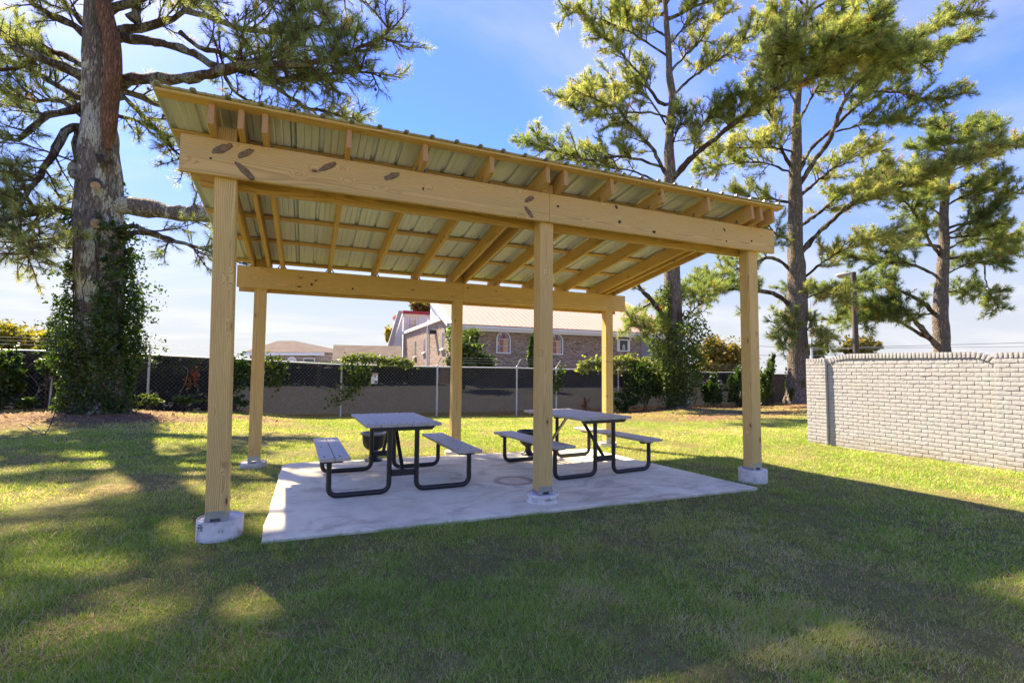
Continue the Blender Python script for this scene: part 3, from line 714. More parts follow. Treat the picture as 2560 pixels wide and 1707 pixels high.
# ------------------------------------------------------------------ painted brick wall
WX = 9.0
def brick_wall():
    t = thing('brick_wall', 'white painted brick garden wall with arched cap on the right', 'wall', (WX, 0, -.12))
    CH = .0592; HT = .0510; ML = .006
    z0 = -.16
    # backing: mortar faces, set back from the brick faces
    ys = np.linspace(1.637, -.617, 60)
    YT, YF = 1.42, -.52
    RL_, RR_ = .92, .367
    def cap(y):      # underside of the rowlock cap over the recessed panel
        f = 0.0
        if y > 1.22: f = -(RL_-math.sqrt(RL_**2-(min(y, 1.64)-1.22)**2))
        if y < -.36: f = -(RR_-math.sqrt(RR_**2-(-.36-max(y, -.62))**2))
        return 1.347+.012*math.sin((y-.3)*1.4)+f
    mb = MB()
    pts = [(WX+.007, 1.637, z0-.1)]+[(WX+.007, y, cap(y)+.03) for y in ys]+[(WX+.007, -.617, z0-.1)]
    mb.poly(pts, (.19, 0, 0))
    mb.build('mortar_core', MORTAR, t)
    MB().box((WX-.053+.007, 1.643, z0-.1), (WX+.22, 1.997, 1.30)).build('pier_core', MORTAR, t); MB().box((WX-.053+.007, -1.30, z0-.1), (WX+.22, -.623, 1.33)).build('pier_core', MORTAR, t)
    variants = []
    def brick_mesh(L, H, D, k):
        """a brick with a worn, uneven face; local x runs along the wall, -y out of it"""
        r = np.random.default_rng(k); nx, nz = 5, 3; V = []; F = []
        xs = np.linspace(-L/2, L/2, nx); zs = np.linspace(-H/2, H/2, nz)
        for i, xx in enumerate(xs):
            for j, zz in enumerate(zs):
                e = (i in (0, nx-1)) + (j in (0, nz-1))
                V.append((xx+(r.random()-.5)*.002, (.0012*e)+(r.random()-.5)*.0016, zz+(r.random()-.5)*.003))
        for i in range(nx-1):
            for j in range(nz-1): F.append((i*nz+j, (i+1)*nz+j, (i+1)*nz+j+1, i*nz+j+1))
        rim = [i*nz for i in range(nx)]+[(nx-1)*nz+j for j in range(1, nz)]+[i*nz+nz-1 for i in range(nx-2, -1, -1)]+[j for j in range(nz-2, 0, -1)]
        b = len(V); V += [(V[i][0], D, V[i][2]) for i in rim]; n = len(rim)
        F += [(rim[i], b+i, b+(i+1) % n, rim[(i+1) % n]) for i in range(n)]
        F.append(tuple(range(b, b+n)))
        mb = MB(); mb.add(V, F)
        V = np.vstack(mb.V); Fs = [np.array(f, np.int32) for f in mb.F.values()]
        me = mesh_np('brick', V, Fs); me.materials.append(WBRICK); return me
    cache = {}
    bricks = []     # (mesh, matrix, importance)
    Rw = Matrix(((0, 1, 0, 0), (-1, 0, 0, 0), (0, 0, 1, 0), (0, 0, 0, 1)))   # local x -> -Y, local y -> +X
    def put(yc, zc, L, H, xface, D=.055, rot=None, rx=0.0):
        key = (round(L/.02), round(H, 3), int(rng.integers(0, 5)))
        if key not in cache: cache[key] = brick_mesh(key[0]*.02-.006, H, D, abs(hash(key)) % 9999)
        M = Matrix.Translation((xface+float(rng.normal(0, .0013)), yc, zc)) @ Rw
        if rx: M = M @ Matrix.Rotation(rx, 4, 'Y')
        M = M @ Matrix.Rotation(float(rng.normal(0, .006)), 4, 'Y') @ Matrix.Rotation(float(rng.normal(0, .006)), 4, 'Z')
        bricks.append((cache[key], M, 1.0/np.linalg.norm(np.array((xface, yc, zc))-CAM)))
    def course(ya, yb, zc, xface, shift):
        """bricks from ya down to yb (ya > yb), running bond"""
        BLn = .162; y = ya; first = True
        while y > yb+.012:
            L = BLn*.5 if (first and shift) else BLn
            L = min(L, y-yb)
            if L < .03: break
            put(y-L/2, zc, L, HT, xface); y -= L; first = False
    nc = 24
    for c in range(nc+1):
        zc = z0+CH*(c+.5)
        # recessed panel, cut by the curve of the cap
        seg = [y for y in np.arange(1.630, -.612, -.02) if cap(y) > zc+HT/2-.004]
        if seg: course(max(seg)+.005, min(seg)-.005, zc, WX, c % 2)
        if zc < 1.30: course(1.997, 1.643, zc, WX-.053, c % 2)
        if zc < 1.32: course(-.623, -1.30, zc, WX-.053, (c+1) % 2)
    # return face of the left pier (seen edge-on)
    for c in range(25):
        zc = z0+CH*(c+.5)
        if zc > 1.31: continue
        M = Matrix.Translation((WX-.024, 1.643, zc)) @ Matrix(((1, 0, 0, 0), (0, 1, 0, 0), (0, 0, 1, 0), (0, 0, 0, 1)))
        key = ('r', c % 2)
        if key not in cache: cache[key] = brick_mesh(.048, HT, .04, 5)
        bricks.append((cache[key], M, .05))
    # rowlock cap along the flat top, fanned round the quarter curves
    y = 1.636; w = .0505
    while y > -.60:
        g = (cap(y-.012)-cap(y+.012))/.024; a = math.atan(g); ym = y-w/2*math.cos(a); a = math.atan((cap(ym-.02)-cap(ym+.02))/.04)
        if ym-w/2 < -.615: break
        # -Y is local +x: rising towards -Y tilts the brick back
        put(ym+math.sin(a)*.040, cap(ym)+math.cos(a)*.040+.003, w-.002, .078, WX-.012, .10, None, -a)
        y -= w*math.cos(a)
    for ya, yb, zt in ((1.997, 1.643, 1.325), (-.623, -1.30, 1.352)):
        y = ya
        while y > yb+.03: put(y-w/2, zt+.012, w-.002, .07, WX-.056, .12); y -= w
    bricks.sort(key=lambda b: -b[2])
    for me, M, _ in bricks[:298]: link('brick', me, None, t, M)
    rest = bricks[298:]
    VV = []; FF = {}; n0 = 0
    for me, M, _ in rest:
        co = np.zeros(len(me.vertices)*3, np.float32); me.vertices.foreach_get('co', co); co = co.reshape(-1, 3)
        R3 = np.array(M.to_3x3()); VV.append(co @ R3.T + np.array(M.translation))
        for p in me.polygons: FF.setdefault(len(p.vertices), []).append([v+n0 for v in p.vertices])
        n0 += len(co)
    if rest:
        me = mesh_np('brickwork', np.vstack(VV), [np.array(f) for f in FF.values()])
        tag(link('brickwork', me, WBRICK, t), kind='stuff')
    return t
brick_wall()

# ------------------------------------------------------------------ leaves, needles, trees
def quads_leaf(C, size, normal=None, jitter=1.0, r=rng):
    """diamond leaves at C with random orientation (biased to 'normal')"""
    n = len(C); N = r.normal(size=(n, 3))*jitter
    if normal is not None: N = N+normal
    N /= np.linalg.norm(N, axis=1)[:, None]+1e-9
    A = np.cross(N, r.normal(size=(n, 3))); A /= np.linalg.norm(A, axis=1)[:, None]+1e-9; B = np.cross(N, A)
    s = (size*(.65+.7*r.random(n)))[:, None]
    V = np.stack([C-A*s, C+B*s*.62+N*s*.18, C+A*s*1.05, C-B*s*.62+N*s*.18], 1).reshape(-1, 3)
    F = np.arange(4*n).reshape(n, 4)
    F = np.concatenate([F[:, [0, 1, 2]], F[:, [0, 2, 3]]])
    return V, F
def leaf_obj(name, C, size, material, parent=None, tint=None, normal=None, kind='stuff', jitter=1.0):
    C = np.asarray(C, float)
    V, F = quads_leaf(C, size, normal, jitter)
    tint = rng.random(len(C)) if tint is None else tint
    o = link(name, mesh_np(name, V, F, False, {'tint': np.repeat(np.clip(tint, 0, 1), 4)}), material, parent)
    if kind: o['kind'] = kind
    return o
def needles_arr(C, D, N=26, ln=.13, wd=.005, r=rng):
    M = len(C); D = D/(np.linalg.norm(D, axis=1)[:, None]+1e-9)
    c = np.repeat(C, N, 0); d = np.repeat(D, N, 0)
    u = r.random((M*N, 1)); c = c + d*(u-.6)*ln*.85
    q = r.normal(size=(M*N, 3)); q -= d*(q*d).sum(1)[:, None]; q /= np.linalg.norm(q, axis=1)[:, None]+1e-9
    a = d*(.25+.75*u)+q*(.95-.45*u); a /= np.linalg.norm(a, axis=1)[:, None]
    L = ln*(.7+.5*r.random((M*N, 1)))
    w = np.cross(a, r.normal(size=(M*N, 3))); w /= np.linalg.norm(w, axis=1)[:, None]+1e-9
    tip = c+a*L; tip[:, 2] -= L[:, 0]*.12
    V = np.stack([c-w*wd*.5, c+w*wd*.5, tip], 1).reshape(-1, 3)
    return V, np.arange(3*M*N).reshape(-1, 3)
def trunk_mesh(P, R, seg=26, rough=.09, furrow=11, flare=0.0, seed=0):
    """P, R finely sampled; vertical plates of bark as real relief"""
    V, F = tube_arr(P, R, seg); m = len(P)
    a = np.tile(np.arange(seg)/seg, m); h = np.repeat(np.concatenate([[0], np.cumsum(np.linalg.norm(np.diff(P, axis=0), axis=1))]), seg)
    rr = np.repeat(R, seg); c = np.repeat(P, seg, 0)
    n1 = vnoise(a*furrow*(1), h*2.2, 1, seed); n1b = vnoise((1-a)*furrow, h*2.2, 1, seed+3); wgt = np.clip((a-.85)/.15, 0, 1); n1 = n1*(1-wgt)+n1b*wgt
    n2 = vnoise(a*3, h*.8, 1, seed+1)*(1-wgt)+vnoise((1-a)*3, h*.8, 1, seed+1)*wgt
    k = 1+rough*(n1-.5)*2+.16*(n2-.5)
    if flare: k = k+flare*np.exp(-h/.35)*(.6+.8*np.abs(np.sin(a*math.pi*5+seed)))
    V = c+(V-c)*k[:, None]
    return V, F
def limb_poly(px, base_depth, dz, zoom=None, step=.18, wob=.03, rs=None):
    """photo polyline -> 3-D limb whose depth drifts by dz metres towards its tip"""
    px = np.asarray(px, float); s = np.concatenate([[0], np.cumsum(np.hypot(*np.diff(px, axis=0).T))]); s /= s[-1]
    P = np.array([at_depth(x*K, y*K, base_depth+dz*t) for (x, y), t in zip(px, s)])
    P = resample(P, step)
    P[1:-1] += rng.normal(0, wob, (len(P)-2, 3))*np.array([.5, .5, .5])
    return P
def grow(P, start, end, n, ln, up=.15, spread=(35, 70), step=.16, droop=0.0):
    """side shoots along polyline P between fractions start..end"""
    out = []; m = len(P); T = np.gradient(P, axis=0); T /= np.linalg.norm(T, axis=1)[:, None]+1e-9
    for k in range(n):
        f = start+(end-start)*(k+rng.random())/n; i = min(m-1, int(f*(m-1))); t = T[i]
        q = rng.normal(size=3); q[2] *= .55; q -= t*(q @ t); q /= np.linalg.norm(q)+1e-9
        a = math.radians(rng.uniform(*spread)); d = t*math.cos(a)+q*math.sin(a); d[2] += up*rng.uniform(.2, 1.2)
        d /= np.linalg.norm(d); L = ln*rng.uniform(.55, 1.2)*(1-.45*f); p = P[i].copy(); pts = [p.copy()]
        ns = max(2, int(L/step)); b = rng.normal(0, .16, 3)
        for j in range(ns):
            d = d+b*.25+rng.normal(0, .13, 3)+np.array([0, 0, (.05-droop)]); d /= np.linalg.norm(d); p = p+d*L/ns; pts.append(p.copy())
        out.append(np.array(pts))
    return out
def pine(label, base, trunk_px, limbs, zf, seg=26, dens=1.0, needle=(24, .13, .0055), crown_top=None, auto=None, cones=220, bark=BARK, tintbase=.45, sec=1.0, flare=.35, stem2=None):
    """zf maps the pixel space used below into 2352-wide photo pixels; widths in the same space"""
    d0 = depth_of(base)
    t = thing('pine_tree', label, 'pine tree', base, 'pines around the lawn')
    tp = [zf(x, y) for x, y, w in trunk_px]; sc = zf(1, 0)[0]-zf(0, 0)[0]
    P = np.array([at_depth(x*K, y*K, d0) for x, y in tp]); P[0] = (base[0], base[1], base[2]-.12)
    R = np.array([w*sc*K/CF*d0/2 for x, y, w in trunk_px])
    Q = resample(np.hstack([P, R[:, None]]), .07); P, R = Q[:, :3], np.maximum(Q[:, 3], .012)
    V, F = trunk_mesh(P, R, seg, .10, 13, flare, int(abs(base[0])*3) % 7)
    link('trunk', mesh_np('trunk', V, F, True), bark, t)
    if stem2 is not None:
        px, dd = stem2
        P2 = np.array([at_depth(*(np.array(zf(x, y))*K), d0+dd) for x, y, w in px]); R2 = np.array([w*sc*K/CF*d0/2 for x, y, w in px])
        Q2 = resample(np.hstack([P2, R2[:, None]]), .07)
        V, F = trunk_mesh(Q2[:, :3], np.maximum(Q2[:, 3], .012), 20, .08, 9, 0, 4); link('stem', mesh_np('stem', V, F, True), BARK_RED, t)
    polys = []
    for lm in limbs:
        px, w, dz = lm[:3]; opts = lm[3] if len(lm) > 3 else {}
        p = limb_poly([zf(x, y) for x, y in px], d0, dz)
        k_ = int(np.argmin(np.linalg.norm(P-p[0], axis=1))); g_ = np.linalg.norm(P[k_]-p[0])
        if .25*R[k_] < g_ < 2.6*R[k_]+.05: p = np.vstack([P[max(0, k_-2)], p])
        r0 = w*sc*K/CF*d0/2; L = len(p); f = np.linspace(0, 1, L); r = r0*(1-f)**.75*.9+.010
        if opts.get('stub'): r = r0*(1-.35*f)
        if opts.get('fat'): r = r0*(1-.40*f)
        r = r*(1+.12*rng.normal(size=L))
        mb = MB(); mb.tube(p, r, 10)
        lo = mb.build('limb', bark if r0 > .16 else BARK_LIMB, t, smooth=True)
        if opts.get('cut'):
            e = p[-1]; d = p[-1]-p[-2]; d /= np.linalg.norm(d); m2 = MB(); m2.tube([e, e+d*.012], r[-1]*.97, 10); m2.build('sawn_end', CUTWOOD, lo)
        if not opts.get('bare'): polys.append((p, opts.get('k', 1.0), opts.get('s', .25)))
    if auto is not None:       # upper crown, mostly above the frame: it throws the shade on the lawn
        for (fz0, fz1, n, la, lb, ups) in auto:
            for k in range(n):
                f = fz0+(fz1-fz0)*(k+rng.random())/n; i = int(f*(len(P)-1)); az = k*2.4+rng.uniform(-.5, .5)
                L = (la+(lb-la)*(k/n))*rng.uniform(.75, 1.2); d = np.array([math.cos(az), math.sin(az), ups+rng.uniform(-.1, .25)]); d /= np.linalg.norm(d)
                p = P[i].copy(); pts = [p.copy()]; ns = max(4, int(L/.3))
                for j in range(ns):
                    d = d+rng.normal(0, .10, 3)+np.array([0, 0, -.03 if j < ns*.6 else .06]); d /= np.linalg.norm(d); p = p+d*L/ns; pts.append(p.copy())
                p = np.array(pts); p = resample(p, .2); r = (.028+.016*L)*(1-np.linspace(0, 1, len(p)))**.8+.008
                mb = MB(); mb.tube(p, r, 7); mb.build('limb', BARK_LIMB, t, smooth=True); polys.append((p, 1.0, .3))
    TV, TF, n0 = [], [], 0
    tc, td, tt = [], [], []; cone_pts = []
    for p, kk, s0 in polys:
        L = np.linalg.norm(np.diff(p, axis=0), axis=1).sum()
        br = grow(p, s0, 1.0, max(3, int(L*4.2*kk*sec)), min(1.5, .36*L+.25), .22, (30, 72)) + [p[int(len(p)*.55):]]
        lt = rng.uniform(-.15, .18)
        for b in br:
            bl = np.linalg.norm(np.diff(b, axis=0), axis=1).sum()
            V, F = tube_arr(b, .0150*(1-np.linspace(0, .7, len(b)))*min(1.6, .7+bl), 5); TV.append(V); TF.append(F+n0); n0 += len(V)
            tw = grow(b, .18, 1.0, max(4, int(bl*11*dens)), .36, .30, (25, 70), .12)
            bt = lt+rng.uniform(-.14, .14)
            for q in tw+[b]:
                if q is not b:
                    V, F = tube_arr(q, .0085, 4); TV.append(V); TF.append(F+n0); n0 += len(V)
                dd = q[-1]-q[-2]; dd /= np.linalg.norm(dd)+1e-9
                tc.append(q[-1]); td.append(dd+np.array([0, 0, .25])); tt.append(bt)
                if rng.random() < .6: tc.append(q[len(q)//2]); td.append(dd+rng.normal(0, .3, 3)); tt.append(bt-.10)
                if rng.random() < .07: cone_pts.append(q[-2]+rng.normal(0, .03, 3))
    if TV: tag(link('twig', mesh_np('twig', np.vstack(TV), np.concatenate(TF), True), TWIG, t), kind='stuff')
    tc = np.array(tc); td = np.array(td); tt = np.array(tt); N, ln, wd = needle
    V, F = needles_arr(tc, td, N, ln, wd)
    tint = np.clip(np.repeat(tt, N)+tintbase+rng.normal(0, .13, len(tc)*N), 0, .95)
    dead = np.repeat(rng.random(len(tc)) < .035, N); tint = np.where(dead, 1.0, tint)
    tag(link('crown', mesh_np('crown', V, F, False, {'tint': np.repeat(tint, 3)}), NEEDLE, t), kind='stuff')
    if cone_pts:
        mb = MB()
        for c in cone_pts[:cones]: mb.lathe([(.006, -.045), (.024, -.03), (.028, -.005), (.016, .025), (.004, .04)], c, 6)
        tag(mb.build('cone', CONE, t), kind='stuff')
    print('pine', label[:30], 'tufts', len(tc))
    return t, P, R

zid = lambda x, y: (x, y)
zA = lambda x, y: (1194.4+x/2.0075, y/2.0075)
zL = lambda x, y: (x/2.415, y/2.415)

# --- the big pine on the left
baseL = np.array([-3.75, 10.0, .10])
trunkL = [(225, 945, 100), (224, 900, 92), (226, 800, 86), (228, 700, 86), (229, 600, 90), (230, 520, 92), (228, 430, 86), (228, 350, 74), (226, 250, 62), (226, 150, 58), (225, 80, 50), (224, 0, 44), (228, -150, 42), (240, -350, 36), (245, -560, 30), (248, -760, 24), (250, -1040, 8)]
stemL = ([(250, 345, 10), (250, 300, 28), (254, 230, 32), (260, 160, 32), (257, 100, 30), (244, 40, 28), (228, -40, 28), (205, -160, 28), (180, -320, 22), (165, -480, 12)], -.42)
def zl(*p): return [(x/2.415, y/2.415) for x, y in p]
LW = 1.3
limL = [
    (zl((480, 200), (420, 150), (280, 80), (190, 20), (110, -40), (0, -120)), 17, -.6), (zl((510, 160), (430, 90), (340, 0), (270, -90), (220, -200)), 15, .8),
    (zl((470, 370), (380, 320), (250, 270), (120, 230), (0, 185), (-150, 120)), 12, 1.0), (zl((470, 430), (360, 380), (200, 320), (90, 270), (0, 195), (-120, 150)), 19, -1.0),
    (zl((200, 340), (100, 370), (0, 390), (-120, 420)), 9, -.4), (zl((465, 550), (330, 480), (200, 400), (100, 360), (0, 320), (-140, 290)), 12, 1.2),
    (zl((460, 590), (330, 620), (220, 670), (160, 730), (100, 780), (0, 765), (-140, 790)), 14, -.8, {'k': .8}),
    (zl((440, 705), (400, 712), (330, 790), (270, 890), (220, 970), (150, 1080), (60, 1160)), 17, -1.2, {'s': .45, 'k': 1.3}),
    (zl((425, 712), (428, 800), (432, 900), (440, 1050), (430, 1200)), 12, -.3, {'stub': 1, 'bare': 1}),
    (zl((430, 1185), (300, 1160), (150, 1180), (60, 1200), (0, 1250), (-100, 1300)), 19, -1.5, {'k': 1.4}),
    (zl((180, 1175), (140, 1050), (90, 980), (20, 950), (-80, 930)), 8, -1.2, {'k': 1.5}),
    (zl((260, 1160), (180, 1260), (120, 1330), (200, 1420)), 8, -1.6, {'k': 1.6}),
    (zl((450, 640), (330, 560), (200, 560), (60, 520), (-40, 540)), 8, .8, {'k': 1.3}),
    (zl((660, 170), (820, 150), (960, 100), (1050, 40), (1110, -10), (1230, -90)), 18, 1.0), (zl((670, 210), (900, 240), (1080, 300), (1200, 370), (1340, 390), (1500, 450), (1700, 430), (2000, 400), (2150, 420)), 17, -1.4, {'s': .45}),
    (zl((650, 480), (750, 440), (900, 440), (1080, 430), (1250, 390), (1400, 360), (1600, 360), (1800, 340), (2000, 270), (2120, 210), (2180, 120)), 22, -2.2, {'s': .5}),
    (zl((1030, 60), (1200, 110), (1350, 160), (1500, 160), (1700, 70), (1850, 40)), 11, .5, {'k': 1.5}), (zl((650, 500), (780, 540), (900, 590), (1010, 650)), 14, .6),
    (zl((690, 540), (800, 650), (900, 760), (1000, 870), (1050, 960)), 9, .5), (zl((640, 640), (740, 670), (850, 720), (930, 760)), 7, .3, {'k': 1.4}),
    (zl((600, 1140), (760, 1150), (870, 1160), (1000, 1180), (1140, 1190), (1300, 1230), (1420, 1260)), 46, .6, {'s': .5, 'k': .8, 'fat': 1}),
    (zl((740, 1250), (900, 1310), (1060, 1365), (1170, 1400), (1280, 1470)), 8, -.6, {'k': .5}), (zl((760, 1290), (880, 1310), (960, 1345)), 10, .2, {'bare': 1, 'stub': 1}),
    (zl((1250, 430), (1310, 520), (1400, 560), (1480, 640)), 7, -.8), (zl((1500, 450), (1650, 570), (1800, 620), (1950, 660), (2020, 690)), 7, -.6, {'k': 1.4}),
    (zl((1000, 180), (1100, 260), (1200, 290), (1340, 330), (1500, 330), (1700, 300)), 8, .6, {'k': 1.3}), (zl((600, 60), (700, 20), (900, -60), (1200, -140), (1600, -170), (2000, -100)), 18, -.8),
    (zl((600, -20), (800, -110), (1100, -240), (1500, -300)), 16, 1.4), (zl((1500, 160), (1620, 130), (1760, 150), (1900, 180)), 6, -1.5, {'k': 1.8, 's': .1}),
    (zl((730, 110), (760, 40), (740, -60), (720, -150)), 22, .2), (zl((500, 820), (560, 880), (600, 900)), 30, -.45, {'stub': 1, 'bare': 1}),
    (zl((430, 920), (410, 960), (460, 1000)), 34, -.4, {'stub': 1, 'bare': 1}), (zl((540, 1000), (535, 1020), (530, 1030)), 22, -.6, {'stub': 1, 'bare': 1, 'cut': 1}), (zl((540, 1220), (535, 1232), (532, 1240)), 22, -.62, {'stub': 1, 'bare': 1, 'cut': 1})]
limL = [(l_[0], l_[1]*(LW if l_[1] < 30 else 1))+tuple(l_[2:]) for l_ in limL]
pineL, PL, RL = pine('tall lichen-barked pine at left, its lower trunk wrapped in dark ivy', baseL, trunkL, limL, zid, 30, .9, (34, .150, .0068),
    auto=[(.60, .72, 6, 4.6, 4.0, .36), (.70, .98, 34, 5.0, 2.8, .36)], cones=320, tintbase=.47, stem2=stemL)

# --- the pine behind the right end of the shelter
baseA = np.array([13.9, 11.0, -.24])
trunkA = [(722, 1877, 84), (715, 1780, 74), (712, 1650, 72), (710, 1550, 74), (705, 1400, 76), (700, 1250, 70), (692, 1000, 62), (685, 850, 56), (690, 780, 52), (686, 700, 44), (690, 600, 38), (696, 520, 36), (704, 450, 32), (690, 350, 30), (685, 250, 28), (678, 150, 25), (670, 50, 23), (662, -60, 20), (655, -200, 14), (650, -330, 6)]
limA = [([(700, 830), (800, 720), (950, 600), (1100, 480), (1200, 400), (1300, 370), (1450, 320), (1600, 230), (1720, 170)], 30, -4.0, {'s': .35, 'k': 1.0}),
    ([(670, 800), (620, 700), (560, 630), (490, 550), (440, 490), (350, 460), (230, 400)], 18, -1.2), ([(690, 480), (640, 470), (560, 350), (500, 290), (420, 200), (300, 120)], 15, -.8), ([(700, 440), (780, 370), (860, 310), (950, 250), (1050, 180), (1150, 120)], 15, 1.0),
    ([(690, 340), (740, 280), (830, 190), (900, 80), (960, -20)], 13, .6), ([(690, 545), (600, 520), (500, 520), (350, 530), (220, 490)], 9, .8), ([(670, 780), (560, 740), (450, 720), (330, 740), (150, 690), (20, 650)], 13, -1.0, {'k': 1.2}),
    ([(640, 840), (520, 790), (400, 770), (250, 740), (120, 720)], 8, .8), ([(685, 180), (600, 120), (500, 60), (420, -10)], 9, .5), ([(685, 210), (760, 120), (800, 20), (830, -80)], 9, -.6), ([(680, 260), (560, 180), (420, 110), (270, 60), (200, 80)], 9, -1.2, {'k': 1.3}),
    ([(690, 600), (560, 420), (400, 400), (280, 440), (190, 470)], 8, .6, {'k': 1.3}), ([(800, 720), (820, 620), (880, 520), (980, 440)], 8, -1.8, {'k': 1.8, 's': .1}), ([(900, 640), (960, 580), (1040, 430)], 7, -2.2, {'k': 1.8, 's': .1}),
    ([(690, 700), (740, 560), (720, 480)], 6, -.6, {'k': 1.3}), ([(690, 1450), (640, 1420), (600, 1380), (540, 1310), (480, 1250)], 34, -.3, {'s': .6, 'k': .5}), ([(600, 1400), (540, 1440), (490, 1500)], 8, -.4, {'k': 1.0}), ([(720, 1580), (640, 1520), (560, 1510), (490, 1495)], 6, -.8, {'k': 1.4}),
    ([(720, 1500), (790, 1440), (850, 1380), (930, 1300)], 7, .5, {'k': .8}), ([(1250, 385), (1330, 300), (1420, 220), (1480, 140)], 9, -3.9, {'k': 2.2, 's': .1}), ([(1380, 345), (1500, 260), (1600, 150), (1640, 60)], 9, -4.2, {'k': 2.2, 's': .1}), ([(1450, 320), (1580, 280), (1700, 260), (1820, 220)], 8, -4.4, {'k': 2.2, 's': .1}), ([(1150, 440), (1200, 330), (1230, 230), (1260, 160)], 8, -3.6, {'k': 2.0, 's': .15})]
pineA, PA, RA = pine('forked pine behind the shelter with an ivy-wrapped trunk and a long right limb', baseA, trunkA, limA, zA, 22, 1.0, (34, .18, .0115), sec=1.15, auto=[(.80, .98, 10, 2.6, 1.0, .5)], bark=BARK_GREY, cones=330, tintbase=.52)

# --- the straight pine beside the brick wall
baseB = np.array([20.6, 11.0, -.16])
trunkB = [(1286, 1857, 108), (1284, 1760, 92), (1280, 1600, 88), (1275, 1450, 92), (1275, 1300, 76), (1270, 1150, 68), (1270, 1000, 62), (1270, 900, 58), (1270, 780, 52), (1275, 650, 42), (1275, 520, 36), (1285, 400, 30), (1300, 280, 25), (1310, 150, 20), (1320, 50, 16), (1328, -60, 12), (1335, -150, 5)]
limB = [([(1250, 1420), (1200, 1370), (1120, 1345), (1000, 1330), (870, 1340), (750, 1350), (620, 1400)], 24, -1.5), ([(1250, 1250), (1190, 1200), (1140, 1190), (1080, 1210), (950, 1260), (800, 1290)], 17, 1.2), ([(1300, 1160), (1370, 1080), (1480, 980), (1560, 920), (1660, 890), (1780, 850), (1900, 790), (2050, 740), (2220, 650)], 25, -2.5, {'s': .3, 'k': 1.4}),
    ([(1295, 1040), (1380, 980), (1450, 920), (1560, 860), (1700, 760)], 17, 1.0), ([(1295, 900), (1390, 820), (1480, 750), (1600, 700), (1680, 690)], 16, .6), ([(1290, 850), (1370, 720), (1430, 640), (1480, 500), (1560, 370), (1680, 300), (1850, 170), (2000, 70), (2120, 60)], 24, -1.6, {'s': .4}), ([(1290, 790), (1340, 690), (1450, 590), (1560, 480), (1700, 350), (1900, 260), (2080, 150)], 18, 1.2, {'s': .35}),
    ([(1260, 780), (1210, 700), (1190, 600), (1120, 480), (1060, 400)], 17, -.8), ([(1255, 800), (1190, 770), (1100, 750), (950, 760), (800, 790)], 10, .8), ([(1260, 700), (1150, 680), (1000, 680), (870, 670)], 9, -1.0), ([(1285, 560), (1360, 420), (1420, 330), (1500, 240), (1600, 120)], 13, .8), ([(1250, 935), (1160, 920), (1080, 915), (960, 880)], 12, .6), ([(1300, 1290), (1440, 1180), (1560, 1130), (1800, 1060)], 12, -1.8),
    ([(1250, 1110), (1180, 1080), (1150, 1040), (1080, 1000)], 10, -.5), ([(1280, 500), (1230, 400), (1180, 320), (1100, 250)], 10, -.6, {'k': 1.4}), ([(1300, 300), (1240, 220), (1200, 120), (1180, 20)], 9, .5, {'k': 1.4}), ([(1310, 200), (1400, 120), (1500, 40), (1560, -40)], 9, -.5, {'k': 1.4}), ([(1590, 420), (1750, 430), (1900, 460), (2050, 430)], 9, -.8, {'k': 1.2}), ([(1450, 610), (1560, 580), (1700, 560), (1800, 560)], 8, -.4, {'k': 1.2}),
    ([(1260, 1500), (1230, 1540), (1220, 1580)], 20, -.3, {'stub': 1, 'bare': 1}), ([(1250, 1480), (1215, 1500), (1190, 1540), (1210, 1600)], 7, -.8, {'k': 1.5, 's': .1}), ([(1320, 1520), (1360, 1500), (1400, 1540), (1420, 1600)], 6, -.9, {'k': 1.6, 's': .1}), ([(1300, 1385), (1380, 1350), (1460, 1360), (1520, 1400)], 8, -.9, {'k': 1.2})]
pineB, PB, RB = pine('straight grey-barked pine standing beside the end of the white brick wall', baseB, trunkB, limB, zA, 22, 1.0, (29, .19, .0135), sec=1.4, auto=[(.84, .98, 8, 2.2, .8, .5)], bark=BARK_GREY, cones=120, tintbase=.52)

